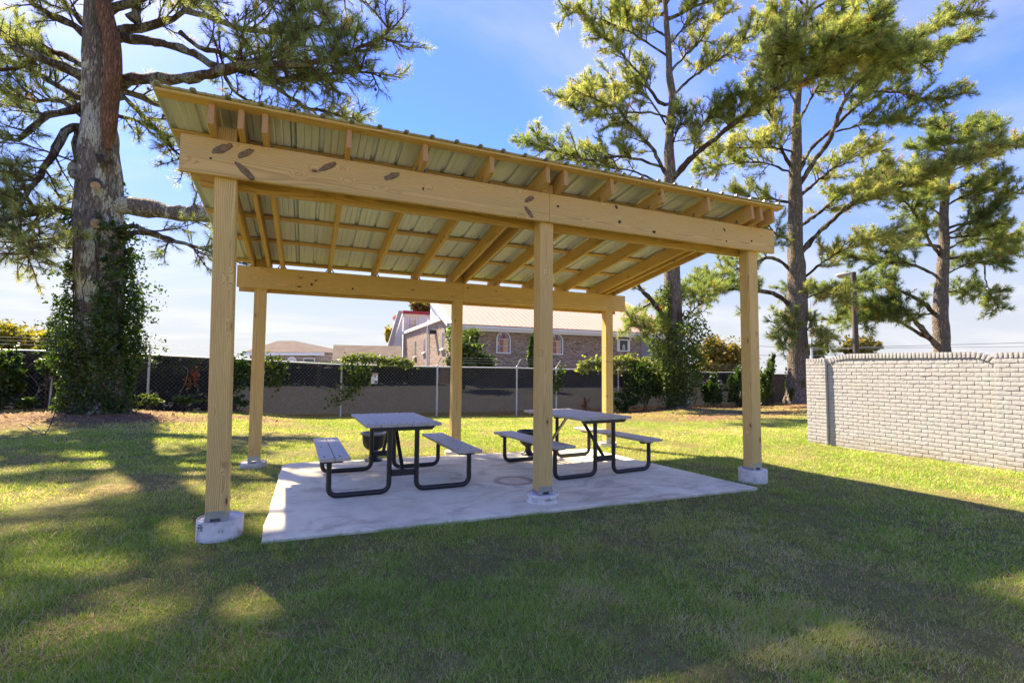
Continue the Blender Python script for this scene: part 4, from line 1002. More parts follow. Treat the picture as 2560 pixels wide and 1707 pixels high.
# --- the pine beyond the wall
baseC = np.array([31.6, 11.0, -.3])
trunkC = [(1946, 1830, 76), (1945, 1700, 66), (1945, 1568, 66), (1940, 1450, 60), (1945, 1300, 50), (1955, 1150, 43), (1955, 1000, 35), (1965, 850, 29), (1975, 700, 18), (1985, 600, 12), (1990, 530, 5)]
limC = [([(1920, 1455), (1850, 1390), (1750, 1340), (1650, 1320), (1500, 1335), (1400, 1355), (1220, 1330)], 20, -2.0), ([(1935, 1285), (1880, 1250), (1780, 1215), (1600, 1200), (1440, 1170)], 15, 1.0), ([(1940, 1185), (1880, 1100), (1800, 960), (1720, 890), (1640, 850)], 14, -1.2), ([(1960, 1160), (2050, 1110), (2200, 1100), (2330, 1090)], 11, .8), ([(1965, 1265), (2060, 1220), (2140, 1210), (2260, 1190)], 8, -1.0), ([(2140, 1215), (2150, 1300), (2180, 1370), (2210, 1430)], 5, -1.0, {'s': .5}),
    ([(1920, 1590), (1820, 1480), (1750, 1420), (1650, 1445), (1540, 1490)], 26, -1.0, {'s': .45}), ([(1900, 1570), (1760, 1490), (1680, 1450), (1580, 1440), (1450, 1480)], 17, .8, {'s': .4}), ([(1970, 1080), (2080, 1020), (2200, 930), (2330, 860)], 12, -.8), ([(1970, 900), (1900, 860), (1800, 820), (1700, 800)], 9, .6), ([(1975, 800), (2050, 760), (2200, 700), (2330, 640)], 10, .8), ([(1988, 640), (1950, 600), (1890, 560)], 6, -.4, {'k': 1.5}), ([(1988, 620), (2050, 590), (2120, 560)], 6, .4, {'k': 1.5}),
    ([(1940, 1445), (1850, 1450), (1700, 1450), (1560, 1440)], 8, -1.4), ([(1960, 950), (2050, 900), (2150, 870), (2250, 780)], 9, -1.2, {'k': 1.3}), ([(1955, 1000), (1880, 940), (1850, 850), (1830, 760)], 9, 1.0, {'k': 1.3}), ([(1980, 700), (1930, 660), (1880, 650)], 6, -.8, {'k': 1.5}), ([(1955, 1350), (2060, 1330), (2130, 1320)], 7, .6), ([(1950, 1100), (2080, 1080), (2240, 1010)], 9, -1.5), ([(1980, 740), (2100, 640), (2220, 570)], 8, -.6, {'k': 1.4})]
pineC, PC, RC = pine('farther pine rising beyond the white brick wall at right', baseC, trunkC, limC, zA, 18, .95, (25, .22, .017), sec=1.4, auto=[(.5, .97, 12, 3.4, 1.0, .35)], bark=BARK_GREY, cones=60, tintbase=.42)

# ------------------------------------------------------------------ ivy, vines, shrubs
def ivy_on(name, label, P, R, z_profile, n, parent_thing=None, size=.045, mat=IVY, tint0=.35, cat='ivy'):
    """leaves in a shell round a trunk; z_profile: (height above base, thickness, left lean)"""
    zs = np.array([z for z, a, b in z_profile]); th = np.array([a for z, a, b in z_profile]); cv = np.array([b for z, a, b in z_profile])
    C = []; N = []; T = []
    hP = P[:, 2]
    while len(C) < n:
        z = rng.uniform(zs[0], zs[-1]); k = np.interp(z, zs, cv)
        if rng.random() > k: continue
        i = int(np.argmin(abs(hP-z))); a = rng.uniform(0, 2*math.pi)
        # patchy: strips of bare bark
        if vnoise(a*2.2, z*1.1, 1, 6)*.7+vnoise(a*5, z*3, 1, 7)*.3 > k*.72: continue
        t = np.interp(z, zs, th); t *= .35+1.3*vnoise(a*1.5, z*1.7, 1, 8); rr = R[i]*1.02+t*rng.random()**.7
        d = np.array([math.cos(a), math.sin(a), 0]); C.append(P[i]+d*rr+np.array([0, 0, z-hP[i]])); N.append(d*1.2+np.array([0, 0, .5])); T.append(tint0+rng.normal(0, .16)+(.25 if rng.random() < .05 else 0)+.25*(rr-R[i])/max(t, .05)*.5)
    t = thing(name, label, cat, (P[0][0], P[0][1], P[0][2]+.1))
    leaf_obj('foliage', np.array(C), size, mat, t, np.array(T), np.array(N)*.8)
    mb = MB()
    for k in range(7):
        a = rng.uniform(0, 6.28); pts = []
        for z in np.arange(zs[0], zs[-1]*.85, .25):
            i = int(np.argmin(abs(hP-z))); a += rng.normal(0, .12); pts.append(P[i]+np.array([math.cos(a), math.sin(a), 0])*(R[i]*1.03)+np.array([0, 0, z-hP[i]]))
        mb.tube(pts, .014, 5)
    tag(mb.build('vine_stem', TWIG, t), kind='stuff')
    return t
ivL = ivy_on('ivy', 'dark ivy climbing the lower trunk of the left pine', PL, RL, [(.08, .30, .92), (.8, .30, .80), (1.4, .42, .85), (2.0, .50, .92), (2.6, .45, .85), (3.0, .36, .62), (3.5, .28, .42), (4.3, .22, .40), (5.1, .15, .30), (5.5, .05, .2)], 11500, None, .040)
# a denser mane on the right-hand side of that trunk, with trailing sprays
C = []; N = []; T = []
for k in range(270):
    z = rng.uniform(1.0, 4.4); i = int(np.argmin(abs(PL[:, 2]-z))); a = rng.uniform(-1.1, .7)-.35; s = rng.uniform(.3, .95)*(1.0 if z < 3.2 else .5)
    if rng.random() < .35: a += math.pi; s *= .85
    d = np.array([math.cos(a), math.sin(a), .25+rng.normal(0, .15)])
    for j in range(26):
        f = rng.random(); p = PL[i]+np.array([math.cos(a), math.sin(a), 0])*RL[i]+d*s*f+np.array([0, 0, -.25*s*f*f])+rng.normal(0, .045, 3); C.append(p); N.append(np.array([0, 0, .8])); T.append(.30+rng.normal(0, .16)+.2*f)
leaf_obj('spray', np.array(C), .036, IVY, ivL, np.array(T), np.array(N))
ivA = ivy_on('ivy', 'bright green ivy covering the trunk of the forked pine behind the shelter', PA, RA, [(-.15, .35, .75), (.5, .40, .80), (1.2, .75, .95), (2.2, .95, .97), (2.9, .85, .9), (3.5, .50, .7), (4.2, .35, .5), (4.7, .1, .25)], 9000, None, .055, SHRUB, .30)
ivB = ivy_on('ivy', 'sparse creeper at the foot of the straight pine by the wall', PB, RB, [(-.1, .12, .35), (.8, .10, .25), (1.5, .06, .12)], 500, None, .045, SHRUB, .3)

def clump_pts(n, c, r, shell=.5, lumps=9, seed=0):
    """points in an uneven, lumpy crown"""
    r_ = np.random.default_rng(seed); c = np.asarray(c, float); r = np.asarray(r, float)
    L = r_.normal(size=(lumps, 3)); L /= np.linalg.norm(L, axis=1)[:, None]; L *= (.20+.68*r_.random((lumps, 1)))
    rad = .18+.24*r_.random(lumps); k = r_.integers(0, lumps, n)
    q = r_.normal(size=(n, 3)); q /= np.linalg.norm(q, axis=1)[:, None]; q *= (shell+(1-shell)*r_.random((n, 1))**.6)
    o = (r_.random(n) < .22)[:, None]*r_.normal(size=(n, 3))*np.array([.16, .16, .20])
    return c+(L[k]+q*rad[k][:, None]+o)*r
def shrub(name, label, cat, base, c, r, n, size, mat, tint=.5, group=None, stems=5, seed=0, lumps=9, kindname='foliage', trunk=None, ts=.18):
    t = thing(name, label, cat, base, group)
    C = clump_pts(n, c, r, .35, lumps, seed)
    h = (C[:, 2]-C[:, 2].min())/(np.ptp(C[:, 2])+1e-6)
    leaf_obj(kindname, C, size, mat, t, tint+rng.normal(0, ts, n), np.tile((0, 0, .7), (n, 1)))
    mb = MB(); base = np.asarray(base, float)
    if trunk:
        top = np.asarray(c)-np.array([0, 0, r[2]*.2]); tp_ = resample(np.array([base-np.array([0, 0, .15]), base*.5+top*.5+rng.normal(0, .05, 3), top]), .4); mb.tube(tp_, np.linspace(trunk, trunk*.5, len(tp_)), 8); mb.build('trunk', BARK_LIMB, t, smooth=True); mb = MB()
        for k in range(8):
            e = clump_pts(1, c, np.asarray(r)*.85, .6, lumps, seed+k)[0]; mb.tube(resample(np.array([top-np.array([0, 0, r[2]*.3]), top*.5+e*.5+rng.normal(0, .1, 3), e]), .5), .03*trunk/.15, 5)
        tag(mb.build('limb', BARK_LIMB, t, smooth=True), kind='stuff')
    else:
        for k in range(stems):
            e = C[rng.integers(0, n)]; m_ = base*.5+e*.5+rng.normal(0, .06, 3); mb.tube(resample(np.array([base+rng.normal(0, .06, 3)*np.array([1, 1, 0])-np.array([0, 0, .05]), m_, e]), .2), .012, 5)
        tag(mb.build('stem', TWIG, t, smooth=True), kind='stuff')
    return t
FY = 12.0
gg = lambda x, y: float(gz(np.array([x]), np.array([y]))[0])
def at_fence(u, v, dy=0.0): return on_y(u*K, v*K, FY+dy)
def sh_px(name, label, cat, u, v, wu, hv, dy, n, size, mat, tint=.5, **kw):
    """shrub whose crown is centred on a photo pixel at a given distance from the fence line"""
    c = at_fence(u, v, dy); d = depth_of(c); r = (wu/1130*d, wu/1130*d*.55, hv/1130*d)
    base = (c[0], c[1], gg(c[0], c[1]) if c[1] < 12.3 else -.5)
    return shrub(name, label, cat, base, c, r, n, size, mat, tint, **kw)
grp = 'bushes along the fence'
sh_px('bush', 'broad dark bush against the fence just left of the ivy-covered trunk', 'bush', 1478, 885, 60, 62, -.5, 4200, .05, IVY, .42, group=grp, seed=3, lumps=16)
sh_px('bush', 'low dark bush at the foot of the fence behind the right back post', 'bush', 1430, 925, 40, 24, -.5, 1300, .045, IVY, .35, group=grp, seed=4)
sh_px('bush', 'leafy dark bush on the fence between the ivy trunk and the right front post', 'bush', 1640, 892, 36, 50, -.4, 2400, .055, IVY, .40, group=grp, seed=5, lumps=13)
sh_px('bush', 'tall narrow bush against the fence hidden by the right front post', 'bush', 1695, 890, 30, 54, -.5, 2200, .055, IVY, .38, group=grp, seed=6, lumps=13)
sh_px('bush', 'thin sapling with upright leafy shoots beside the straight pine', 'bush', 1758, 882, 34, 60, -.4, 1700, .06, SHRUB, .30, group=grp, seed=8, lumps=14)
sh_px('bush', 'small green shoots beside the straight pine, topmost twig above the fence', 'bush', 1772, 836, 22, 26, -.3, 420, .06, SHRUB, .28, group=grp, seed=9, lumps=10)
sh_px('bush', 'dead red-brown creeper drying on the fence left of the dark bush', 'bush', 1438, 870, 9, 38, -.25, 320, .05, REDLEAF, .5, group=grp, seed=10)
sh_px('bush', 'little dry brown weed at the foot of the fence left of the right back post', 'bush', 1345, 925, 14, 22, -.2, 200, .03, REDLEAF, .8, group=grp, seed=12)
sh_px('bush', 'dark tangle of creeper on the fence at the left edge', 'bush', 8, 860, 50, 70, -.5, 4200, .055, IVY, .42, group=grp, seed=13, lumps=16)
sh_px('bush', 'arching green bramble between the left edge and the big pine', 'bush', 118, 838, 42, 26, -.35, 1500, .05, SHRUB, .40, group=grp, seed=14, lumps=12)
sh_px('bush', 'low leafy shoots at the fence foot left of the big pine', 'bush', 66, 925, 26, 20, -.9, 500, .045, IVY, .5, group=grp, seed=15)
sh_px('bush', 'low green and yellow weeds at the right foot of the big pine', 'bush', 345, 920, 34, 16, -1.4, 420, .04, SHRUB, .45, group=grp, seed=16, lumps=12)
sh_px('bush', 'row of short weeds along the fence foot left of the near corner post', 'bush', 425, 915, 50, 14, -.5, 300, .04, IVY, .45, group=grp, seed=17, lumps=14)
sh_px('bush', 'weeds at the fence foot between the two left posts', 'bush', 548, 925, 24, 22, -.4, 260, .04, IVY, .4, group=grp, seed=18)
# vines hanging on the fence
def vine(label, pts, n, size, mat, tint, spread, seed, dy=-.06):
    P = [at_fence(u, v, dy) for u, v in pts]; t = thing('vine', label, 'vine', P[0], 'vines on the chain-link fence'); Q = resample(np.array(P), .1)
    k = rng.integers(0, len(Q), n); C = Q[k]+rng.normal(0, 1, (n, 3))*np.array([spread, .05, spread]); C[:, 1] -= abs(rng.normal(0, .05, n))
    leaf_obj('foliage', C, size, mat, t, tint+rng.normal(0, .2, n), np.tile((0, -1.0, .5), (n, 1)))
    mb = MB(); mb.tube(Q, .009, 5); mb.build('stem', TWIG, t); return t
vine('sunlit vine spilling over the fence top above the white sign', [(792, 826), (830, 822), (875, 828), (915, 832), (944, 836)], 950, .055, SHRUB, .70, .07, 1)
vine('green vine hanging down the fence beside the tall galvanised post', [(800, 838), (815, 862), (805, 885), (795, 905), (770, 918)], 340, .055, SHRUB, .38, .17, 2)
vine('vine trailing just left of the white sign', [(838, 845), (832, 862), (826, 880)], 260, .055, SHRUB, .35, .13, 3)
vine('vine clump on the fence top behind the left back post', [(615, 830), (634, 838), (642, 858), (630, 876)], 380, .055, SHRUB, .35, .14, 4)
vine('dark vine on the fence between the two left posts', [(548, 834), (552, 858), (546, 880)], 500, .055, IVY, .4, .16, 5)
vine('pale sunlit vine along the fence top left of the right back post', [(1335, 842), (1362, 836), (1385, 838), (1408, 838)], 700, .075, SHRUB, .88, .11, 6)
vine('pale sunlit vine along the fence top right of the right back post', [(1412, 836), (1440, 834), (1468, 838), (1500, 842)], 950, .075, SHRUB, .88, .14, 7)
vine('thin vine up the fence by the middle galvanised post', [(1288, 850), (1282, 870), (1276, 895)], 230, .055, SHRUB, .35, .10, 8)
vine('withered orange vine on the dark screen left of the near corner post', [(452, 852), (444, 866), (438, 878)], 70, .05, REDLEAF, .9, .10, 9)
mb = MB()
for pts in ([(70, 925), (90, 890), (60, 850), (75, 835)], [(120, 915), (150, 880), (130, 850), (165, 840)], [(410, 910), (425, 880), (432, 850), (420, 840)], [(20, 930), (35, 900), (28, 870)], [(30, 935), (48, 905), (60, 880)]):
    mb.tube(resample(np.array([at_fence(u, v, -.2+rng.normal(0, .05)) for u, v in pts]), .15), .009, 5)
tag(mb.build('bare_vine', mat_plain('dry_vine', (.20, .15, .12))), 'bare twisting vine stems in front of the dark fence at left', 'vine', 'vines on the chain-link fence')

# ------------------------------------------------------------------ chain-link fence with privacy screen
def fence():
    t = thing('chain_link_fence', 'long chain-link fence with black privacy screen across the back of the lawn', 'fence', (4.7, FY, -.45))
    px = [(-9.2, 806), (-7.3, 806), (-5.35, 807), (-3.3, 816), None, None]
    xs = [-10.3, -8.3, -5.35, -3.3, -1.34, 1.66, 4.69, 7.58, 9.17, 11.9, 15.37, 18.2]
    tops = [1.56, 1.55, 1.52, 1.47, 1.39, 1.27, 1.235, 1.23, 1.205, 1.19, 1.135, 1.15]
    SC, snt, sout = new_mat('black_screen_fabric'); n = NT(snt)
    p = n.pos(); wv = n.noise(n.scale(p, (8, 1, 55)), 1.0, 3); bg = n.noise(p, .9, 4)
    x_, y_, z_ = n.sep(p)
    dif = n.bsdf(None, n.mix(n.mapr(bg, .35, .7), (.016, .017, .020), (.026, .026, .028)), .9, spec=.1)
    tr = n.N.new('ShaderNodeBsdfTransparent'); ms = n.N.new('ShaderNodeMixShader')
    n.L.new(n.math('SUBTRACT', .965, n.math('MULTIPLY', wv, .06)), ms.inputs[0]); n.L.new(tr.outputs[0], ms.inputs[1]); n.L.new(dif.outputs[0], ms.inputs[2]); n.L.new(ms.outputs[0], sout.inputs[0])
    for i, (x, zt) in enumerate(zip(xs, tops)):
        g = gg(x, FY); mb = MB(); mb.tube([(x, FY, g-.1), (x, FY, zt+.03)], .030, 10); po = mb.build('fence_post', GALV_DULL, t, smooth=True)
        MB().lathe([(.036, 0), (.034, .02), (.012, .04)], (x, FY, zt+.032), 10).build('post_cap', GALV_DULL, po)
        mb = MB(); mb.tube([(x, FY, zt+.04), (x+.05, FY-.22, zt+.30)], .017, 6); mb.build('barb_arm', GALV_DULL, po)
    WV = []; WF = []; n0 = 0
    for i in range(len(xs)-1):
        xa, xb, za, zb = xs[i], xs[i+1], tops[i], tops[i+1]
        mb = MB(); mb.tube([(xa, FY, za), (xb, FY, zb)], .021, 8); mb.build('top_rail', GALV_DULL, t, smooth=True)
        # screen: a slightly slack sheet behind the mesh
        nx, nz = 14, 7; V = []; F = []
        for a in range(nx+1):
            x = xa+(xb-xa)*a/nx; g = gg(x, FY)-.02; zt = za+(zb-za)*a/nx-.02
            for b in range(nz+1):
                f = b/nz; V.append((x, FY+.045+.03*(vnoise(x*2.1, f*2, 1, i)-.5)*math.sin(math.pi*f), g+(zt-g)*f))
        for a in range(nx):
            for b in range(nz): F.append((a*(nz+1)+b, (a+1)*(nz+1)+b, (a+1)*(nz+1)+b+1, a*(nz+1)+b+1))
        mb = MB(); mb.add(V, F); mb.build('privacy_screen', SC, t, smooth=True)
        # woven wire: straight diagonals, both ways
        st = .105; g = gg((xa+xb)/2, FY)+.02; H = (za+zb)/2-g
        for sgn in (1, -1):
            for s in np.arange(xa-H*.9, xb+H*.9, st):
                p0 = [s, g]; p1 = [s+sgn*H*.9, g+H]
                lo, hi = 0.0, 1.0; dx = p1[0]-p0[0]
                ta, tb = (xa-p0[0])/dx, (xb-p0[0])/dx
                lo = max(lo, min(ta, tb)); hi = min(hi, max(ta, tb))
                if hi-lo < .02: continue
                zc = lambda f: p0[1]+(p1[1]-p0[1])*f
                A = (p0[0]+dx*lo, FY-.01*sgn, zc(lo)); B = (p0[0]+dx*hi, FY-.01*sgn, zc(hi))
                v, f = tube_arr([A, B], .0028, 3); WV.append(v); WF.append(f+n0); n0 += len(v)
    tag(link('wire_mesh', mesh_np('wire_mesh', np.vstack(WV), np.concatenate(WF)), mat_plain('dark_wire', (.16, .165, .17), .5, .3), t), kind='stuff')
    mb = MB()
    for k, (dy, dz) in enumerate(((-.08, .11), (-.15, .20), (-.21, .28))):
        for i in range(len(xs)-1): mb.tube([(xs[i]+.02, FY+dy, tops[i]+.04+dz), ((xs[i]+xs[i+1])/2, FY+dy, (tops[i]+tops[i+1])/2+.03+dz), (xs[i+1]+.02, FY+dy, tops[i+1]+.04+dz)], .0017, 4)
    tag(mb.build('barbed_wire', GALV_DULL, t), kind='stuff')
    # white twists of fabric ties along the top
    mb = MB()
    for i in range(len(xs)-1):
        for x in np.arange(xs[i]+.2, xs[i+1], .31):
            f = (x-xs[i])/(xs[i+1]-xs[i]); z = tops[i]+(tops[i+1]-tops[i])*f; mb.tube([(x, FY-.03, z+.02), (x+.01, FY-.032, z-.03)], .006, 5)
    tag(mb.build('wire_tie', GALV_DULL, t), kind='stuff')
fence()
def sign():
    c = at_fence(860, 869, -.045); w, h = .105, .165
    t = thing('warning_sign', 'small white notice with red heading wired to the black fence screen', 'sign', (c[0], c[1], c[2]-h))
    WH = mat_plain('white_sign_plastic', (.75, .75, .73)); RD = mat_plain('red_print', (.50, .16, .12)); GN = mat_plain('green_print', (.10, .14, .07))
    MB().box((c[0]-w, c[1]-.004, c[2]-h), (c[0]+w, c[1], c[2]+h)).build('panel', WH, t)
    MB().box((c[0]-w*.9, c[1]-.0065, c[2]+h*.66), (c[0]+w*.9, c[1]-.0045, c[2]+h*.92)).build('heading', RD, t)
    mb = MB(); y = c[1]-.0065
    mb.poly([(c[0]-.03, y, c[2]+.055), (c[0]+.05, y, c[2]+.055), (c[0]+.04, y, c[2]+.085), (c[0]+.01, y, c[2]+.09)], (0, .002, 0)); mb.poly([(c[0]+.0, y, c[2]+.02), (c[0]+.045, y, c[2]+.028), (c[0]+.02, y, c[2]+.052)], (0, .002, 0)); mb.build('dog_print', INK, t)
    mb = MB()
    for k in range(3): mb.box((c[0]-w*.8, y, c[2]-.02-k*.03), (c[0]+w*(.1+.15*k), y+.002, c[2]-.012-k*.03))
    tag(mb.build('text_line', mat_plain('grey_print', (.45, .45, .46)), t), kind='stuff')
    MB().box((c[0]+.0, y, c[2]-h*.92), (c[0]+w*.92, y+.002, c[2]-h*.45)).build('picture', GN, t)
sign()
# dark weathered brick wall that carries on after the fence
DBR = mat_noise('sooty_brick', (.065, .05, .042), (.11, .085, .07), 14, .95, .5, .01)
t = thing('boundary_wall', 'low dark weathered block wall behind the straight pine', 'wall', (20.5, FY+.3, -.3))
mb = MB(); mb.box((18.6, FY+.25, -.5), (25.5, FY+.40, 1.02)); mb.build('core', DBR, t)
mb = MB()
for c in range(13):
    for k in range(26):
        x = 18.6+k*.27+(.135 if c % 2 else 0)
        if x+.26 < 25.5: mb.box((x+.004, FY+.232+rng.uniform(0, .012), -.45+c*.115+.004), (x+.262, FY+.26, -.45+c*.115+.107))
tag(mb.build('block', DBR, t), kind='stuff')
mb = MB(); mb.box((18.58, FY+.22, 1.023), (25.5, FY+.43, 1.09)); mb.build('coping', DBR, t)

# ------------------------------------------------------------------ church and other buildings beyond the fence
def mat_brickface(name, c1, c2, mort):
    m, nt, out = new_mat(name); n = NT(nt)
    p = n.pos(); x, y, z = n.sep(p)
    v = n.comb(n.math('ADD', x, y), z, 0.0)
    b = n.N.new('ShaderNodeTexBrick'); n.L.new(v, b.inputs['Vector']); b.inputs['Scale'].default_value = 1.0
    b.inputs['Brick Width'].default_value = .24; b.inputs['Row Height'].default_value = .085; b.inputs['Mortar Size'].default_value = .010
    b.inputs['Color1'].default_value = c1+(1,); b.inputs['Color2'].default_value = c2+(1,); b.inputs['Mortar'].default_value = mort+(1,); b.inputs['Bias'].default_value = -.1
    g = n.noise(n.scale(p, (1.6, 1.6, 7)), 1.6, 5, .7)
    c = n.mix(n.mapr(g, .48, .62, 0, .8), b.outputs['Color'], (.10, .062, .046)); c = n.mix(n.mapr(n.noise(n.scale(p, (1.8, 1.8, 8)), 2.3, 4), .52, .66, 0, .7), c, (.56, .44, .35))
    n.bsdf(out, c, .9, 0, None, .2); return m
CBR = mat_brickface('church_brick', (.31, .225, .17), (.205, .145, .108), (.36, .31, .26))
WHT = mat_plain('white_trim', (.74, .73, .70), .6); SID = mat_plain('white_siding', (.80, .79, .77), .6)
def _pinkroof():
    m, nt, out = new_mat('pink_metal_roof'); n = NT(nt)
    f = n.noise(n.pos(), .5, 4); n.bsdf(out, n.mix(f, (.35, .245, .20), (.30, .21, .17)), .55, .1, None, .4); return m
PROOF = _pinkroof()
CX, CYY = 9.12, 26.4
XE = 27.6; CW = 16.6
EZ = 4.05; YR = CYY+8.3; ZR = EZ+8.3*.437; YC = 32.1
ch = thing('church', 'brick church with pale pink metal roof and arched stained-glass windows beyond the fence', 'church', (18, 30, -.5))
GZ0 = -.55
mb = MB(); mb.poly([(CX, CYY, GZ0), (CX, CYY+CW, GZ0), (CX, CYY+CW, EZ), (CX, CYY, EZ)], (XE-CX, 0, 0)); mb.build('wall', CBR, ch)
mb = MB(); mb.poly([(CX-.02, CYY+1.25, EZ+.58), (CX-.02, YC, EZ+.58), (CX-.02, YC, EZ+(YC-CYY)*.437)], (XE-CX-.4, 0, 0)); mb.build('gable_siding', SID, ch)
mb = MB(); mb.poly([(CX-.01, CYY+.02, EZ+.01), (CX-.01, CYY+CW-.02, EZ+.01), (CX-.01, CYY+CW-.02, EZ+.50), (CX-.01, CYY+1.15, EZ+.50)], (.3, 0, 0)); mb.build('gable_brick', CBR, ch)
mb = MB(); mb.box((CX-.16, CYY+.9, EZ+.50), (CX-.025, CYY+CW, EZ+.76)); mb.build('gable_band', WHT, ch)
def roof_side(sgn):
    ye = CYY-.55 if sgn < 0 else CYY+CW+.55; ze = EZ-.55*.437+.25; V = []; F = []
    xs = []; x = CX-.35
    while x < XE+.3: xs += [(x, 0), (x+.30, 0), (x+.32, .045), (x+.37, .045), (x+.39, 0)]; x += .39
    for y, z in ((ye, ze), (YR, ZR+.25)): V += [(a, y, z+b) for a, b in xs]
    m = len(xs); F = [(j, j+1, m+j+1, m+j) if sgn < 0 else (j, m+j, m+j+1, j+1) for j in range(m-1)]
    mb = MB(); mb.add(V, F); return mb.build('roof', PROOF, ch)
rf = roof_side(-1)
ye = CYY-.55; ze = EZ-.55*.437+.25
MB().box((CX-.3, ye-.10, ze-.20), (XE+.25, ye-.005, ze-.02)).build('gutter', WHT, ch)
MB().box((CX-.3, ye+.02, ze-.34), (XE+.2, CYY-.005, ze-.205)).build('soffit', WHT, ch)
mb = MB(); mb.box((CX-.38, ye-.11, ze-.015), (XE+.27, ye-.004, ze+.03)); mb.build('eave_trim', mat_plain('rust_red_trim', (.30, .10, .08)), ch)
mb = MB(); mb.poly([(CX-.42, ye, ze-.14), (CX-.42, ye, ze+.06), (CX-.42, YR, ZR+.31), (CX-.42, YR, ZR+.08)], (.45, 0, 0)); mb.build('barge_board', WHT, ch)
def arch(cx, w, z0, zs, y, n=14): return [(cx-w/2, y, z0), (cx+w/2, y, z0)]+[(cx+w/2*math.cos(a), y, zs+w/2*math.sin(a)) for a in np.linspace(0, math.pi, n)]
GLS = [mat_plain(nm, c, .25) for nm, c in (('rose_glass', (.36, .14, .11)), ('amber_glass', (.62, .36, .20)), ('blue_glass', (.05, .12, .34)), ('teal_glass', (.05, .25, .27)), ('green_glass', (.07, .20, .10)), ('violet_glass', (.16, .07, .20)))]
def stained(cx, z0=2.36, zs=3.26, w=.94):
    y = CYY
    mb = MB(); mb.poly(arch(cx, w+.30, z0+.0, zs, y-.012), (0, .01, 0)); mb.build('brick_arch', mat_plain('soldier_brick', (.27, .19, .15)), ch)
    f = MB(); f.poly(arch(cx, w+.10, z0-.06, zs, y-.06), (0, .045, 0)); fo = f.build('window', WHT, ch)
    p = MB(); yy = y-.066
    def q(x0, z0_, x1, z1, mi): p.add([(x0, yy, z0_), (x1, yy, z0_), (x1, yy, z1), (x0, yy, z1)], [(0, 1, 2, 3)], mi)
    a, b = .125, .335; iw = w/2-.03
    zt = [z0+.02, z0+.26, z0+.50, z0+.72, zs]
    for j in range(4):
        for s in (-1, 1):
            x0, x1 = sorted((cx+s*iw, cx+s*(iw-a))); q(x0+.008, zt[j]+.012, x1-.008, zt[j+1]-.012, (4, 2, 3, 5, 1, 4)[(j*2+(s > 0)) % 6])
    for s in (-1, 1):
        for (za, zb, c) in ((z0+.02, z0+.44, 0 if s < 0 else 1), (z0+.44, zs, 0 if s < 0 else 1)):
            x0, x1 = sorted((cx+s*.012, cx+s*(iw-a-.01))); q(x0, za+.012, x1, zb-.012, c)
    R0, R1 = iw, iw-a; ang = np.linspace(0, math.pi, 9)
    for k in range(8):
        t0, t1 = ang[k]+.03, ang[k+1]-.03
        p.add([(cx+R*math.cos(t), yy, zs+R*math.sin(t)) for R, t in ((R0, t0), (R0, t1), (R1+.012, t1), (R1+.012, t0))], [(0, 1, 2, 3)], (4, 2, 0, 3, 2, 1, 5, 2)[k])
    Ri = R1-.012
    for k, (t0, t1) in enumerate(((.04, 1.0), (1.06, 2.08), (2.14, 3.10))):
        pts = [(cx, yy, zs+.02)]+[(cx+Ri*math.cos(t), yy, zs+.01+Ri*math.sin(t)) for t in np.linspace(t0, t1, 6)]; p.add(pts, [tuple(range(7))], (0, 5, 0)[k])
    tag(p.build('pane', GLS, fo), kind='stuff')
stained(12.77); stained(16.77)
# niche window with segmental head
f = MB(); f.box((21.82, CYY-.07, 2.66), (22.96, CYY-.005, 3.515)); nw = f.build('window', WHT, ch); f = MB(); f.poly([(21.68, CYY-.09, 3.52), (23.10, CYY-.09, 3.52)]+[(22.39+.71*math.cos(a), CYY-.09, 3.55+.40*math.sin(a)) for a in np.linspace(0, math.pi, 14)], (0, .07, 0)); f.build('head', WHT, nw)
g = MB(); g.box((22.05, CYY-.078, 2.76), (22.73, CYY-.071, 3.48)); g.build('pane', mat_plain('dark_glass', (.045, .065, .07), .15), nw); g = MB(); g.poly([(22.39+.55*math.cos(a), CYY-.096, 3.58+.24*math.sin(a)) for a in np.linspace(0, math.pi, 12)], (0, .005, 0)); g.build('pane', mat_plain('dark_glass', (.045, .065, .07), .15), nw)
g = MB(); g.poly([(22.39-.12, CYY-.086, 2.80), (22.39+.12, CYY-.086, 2.80), (22.39+.13, CYY-.086, 3.05), (22.39, CYY-.086, 3.24), (22.39-.13, CYY-.086, 3.05)], (0, .006, 0)); g.build('pale_figure', mat_plain('pale_figure_paint', (.45, .45, .38)), nw)
d = MB().box((24.0, CYY-.06, 1.6), (24.95, CYY-.006, 3.76)).build('door', mat_plain('grey_steel_door', (.22, .23, .25)), ch)
MB().box((24.02, CYY-.075, 3.765), (25.0, CYY-.008, 3.81)).build('frame', WHT, d); MB().box((24.955, CYY-.075, 1.6), (25.02, CYY-.008, 3.763)).build('frame', WHT, d)
for x in (10.95, 18.87, 23.6):
    s = .30 if x < 12 else .17
    f = MB().box((x-s, CYY-.22, 3.92-s*.5), (x+s, CYY-.006, 3.92+s*.5)).build('floodlight', mat_plain('dark_bronze', (.035, .035, .038)), ch)
    MB().box((x-s*.45, CYY-.228, 3.92-s*.4), (x+s*.45, CYY-.222, 3.92+s*.35)).build('lens', mat_plain('floodlight_lens', (.13, .14, .15), .2), f)
MB().tube([(25.9, CYY-.05, -.5), (25.9, CYY-.05, 3.75)], .05, 8).build('downspout', WHT, ch)
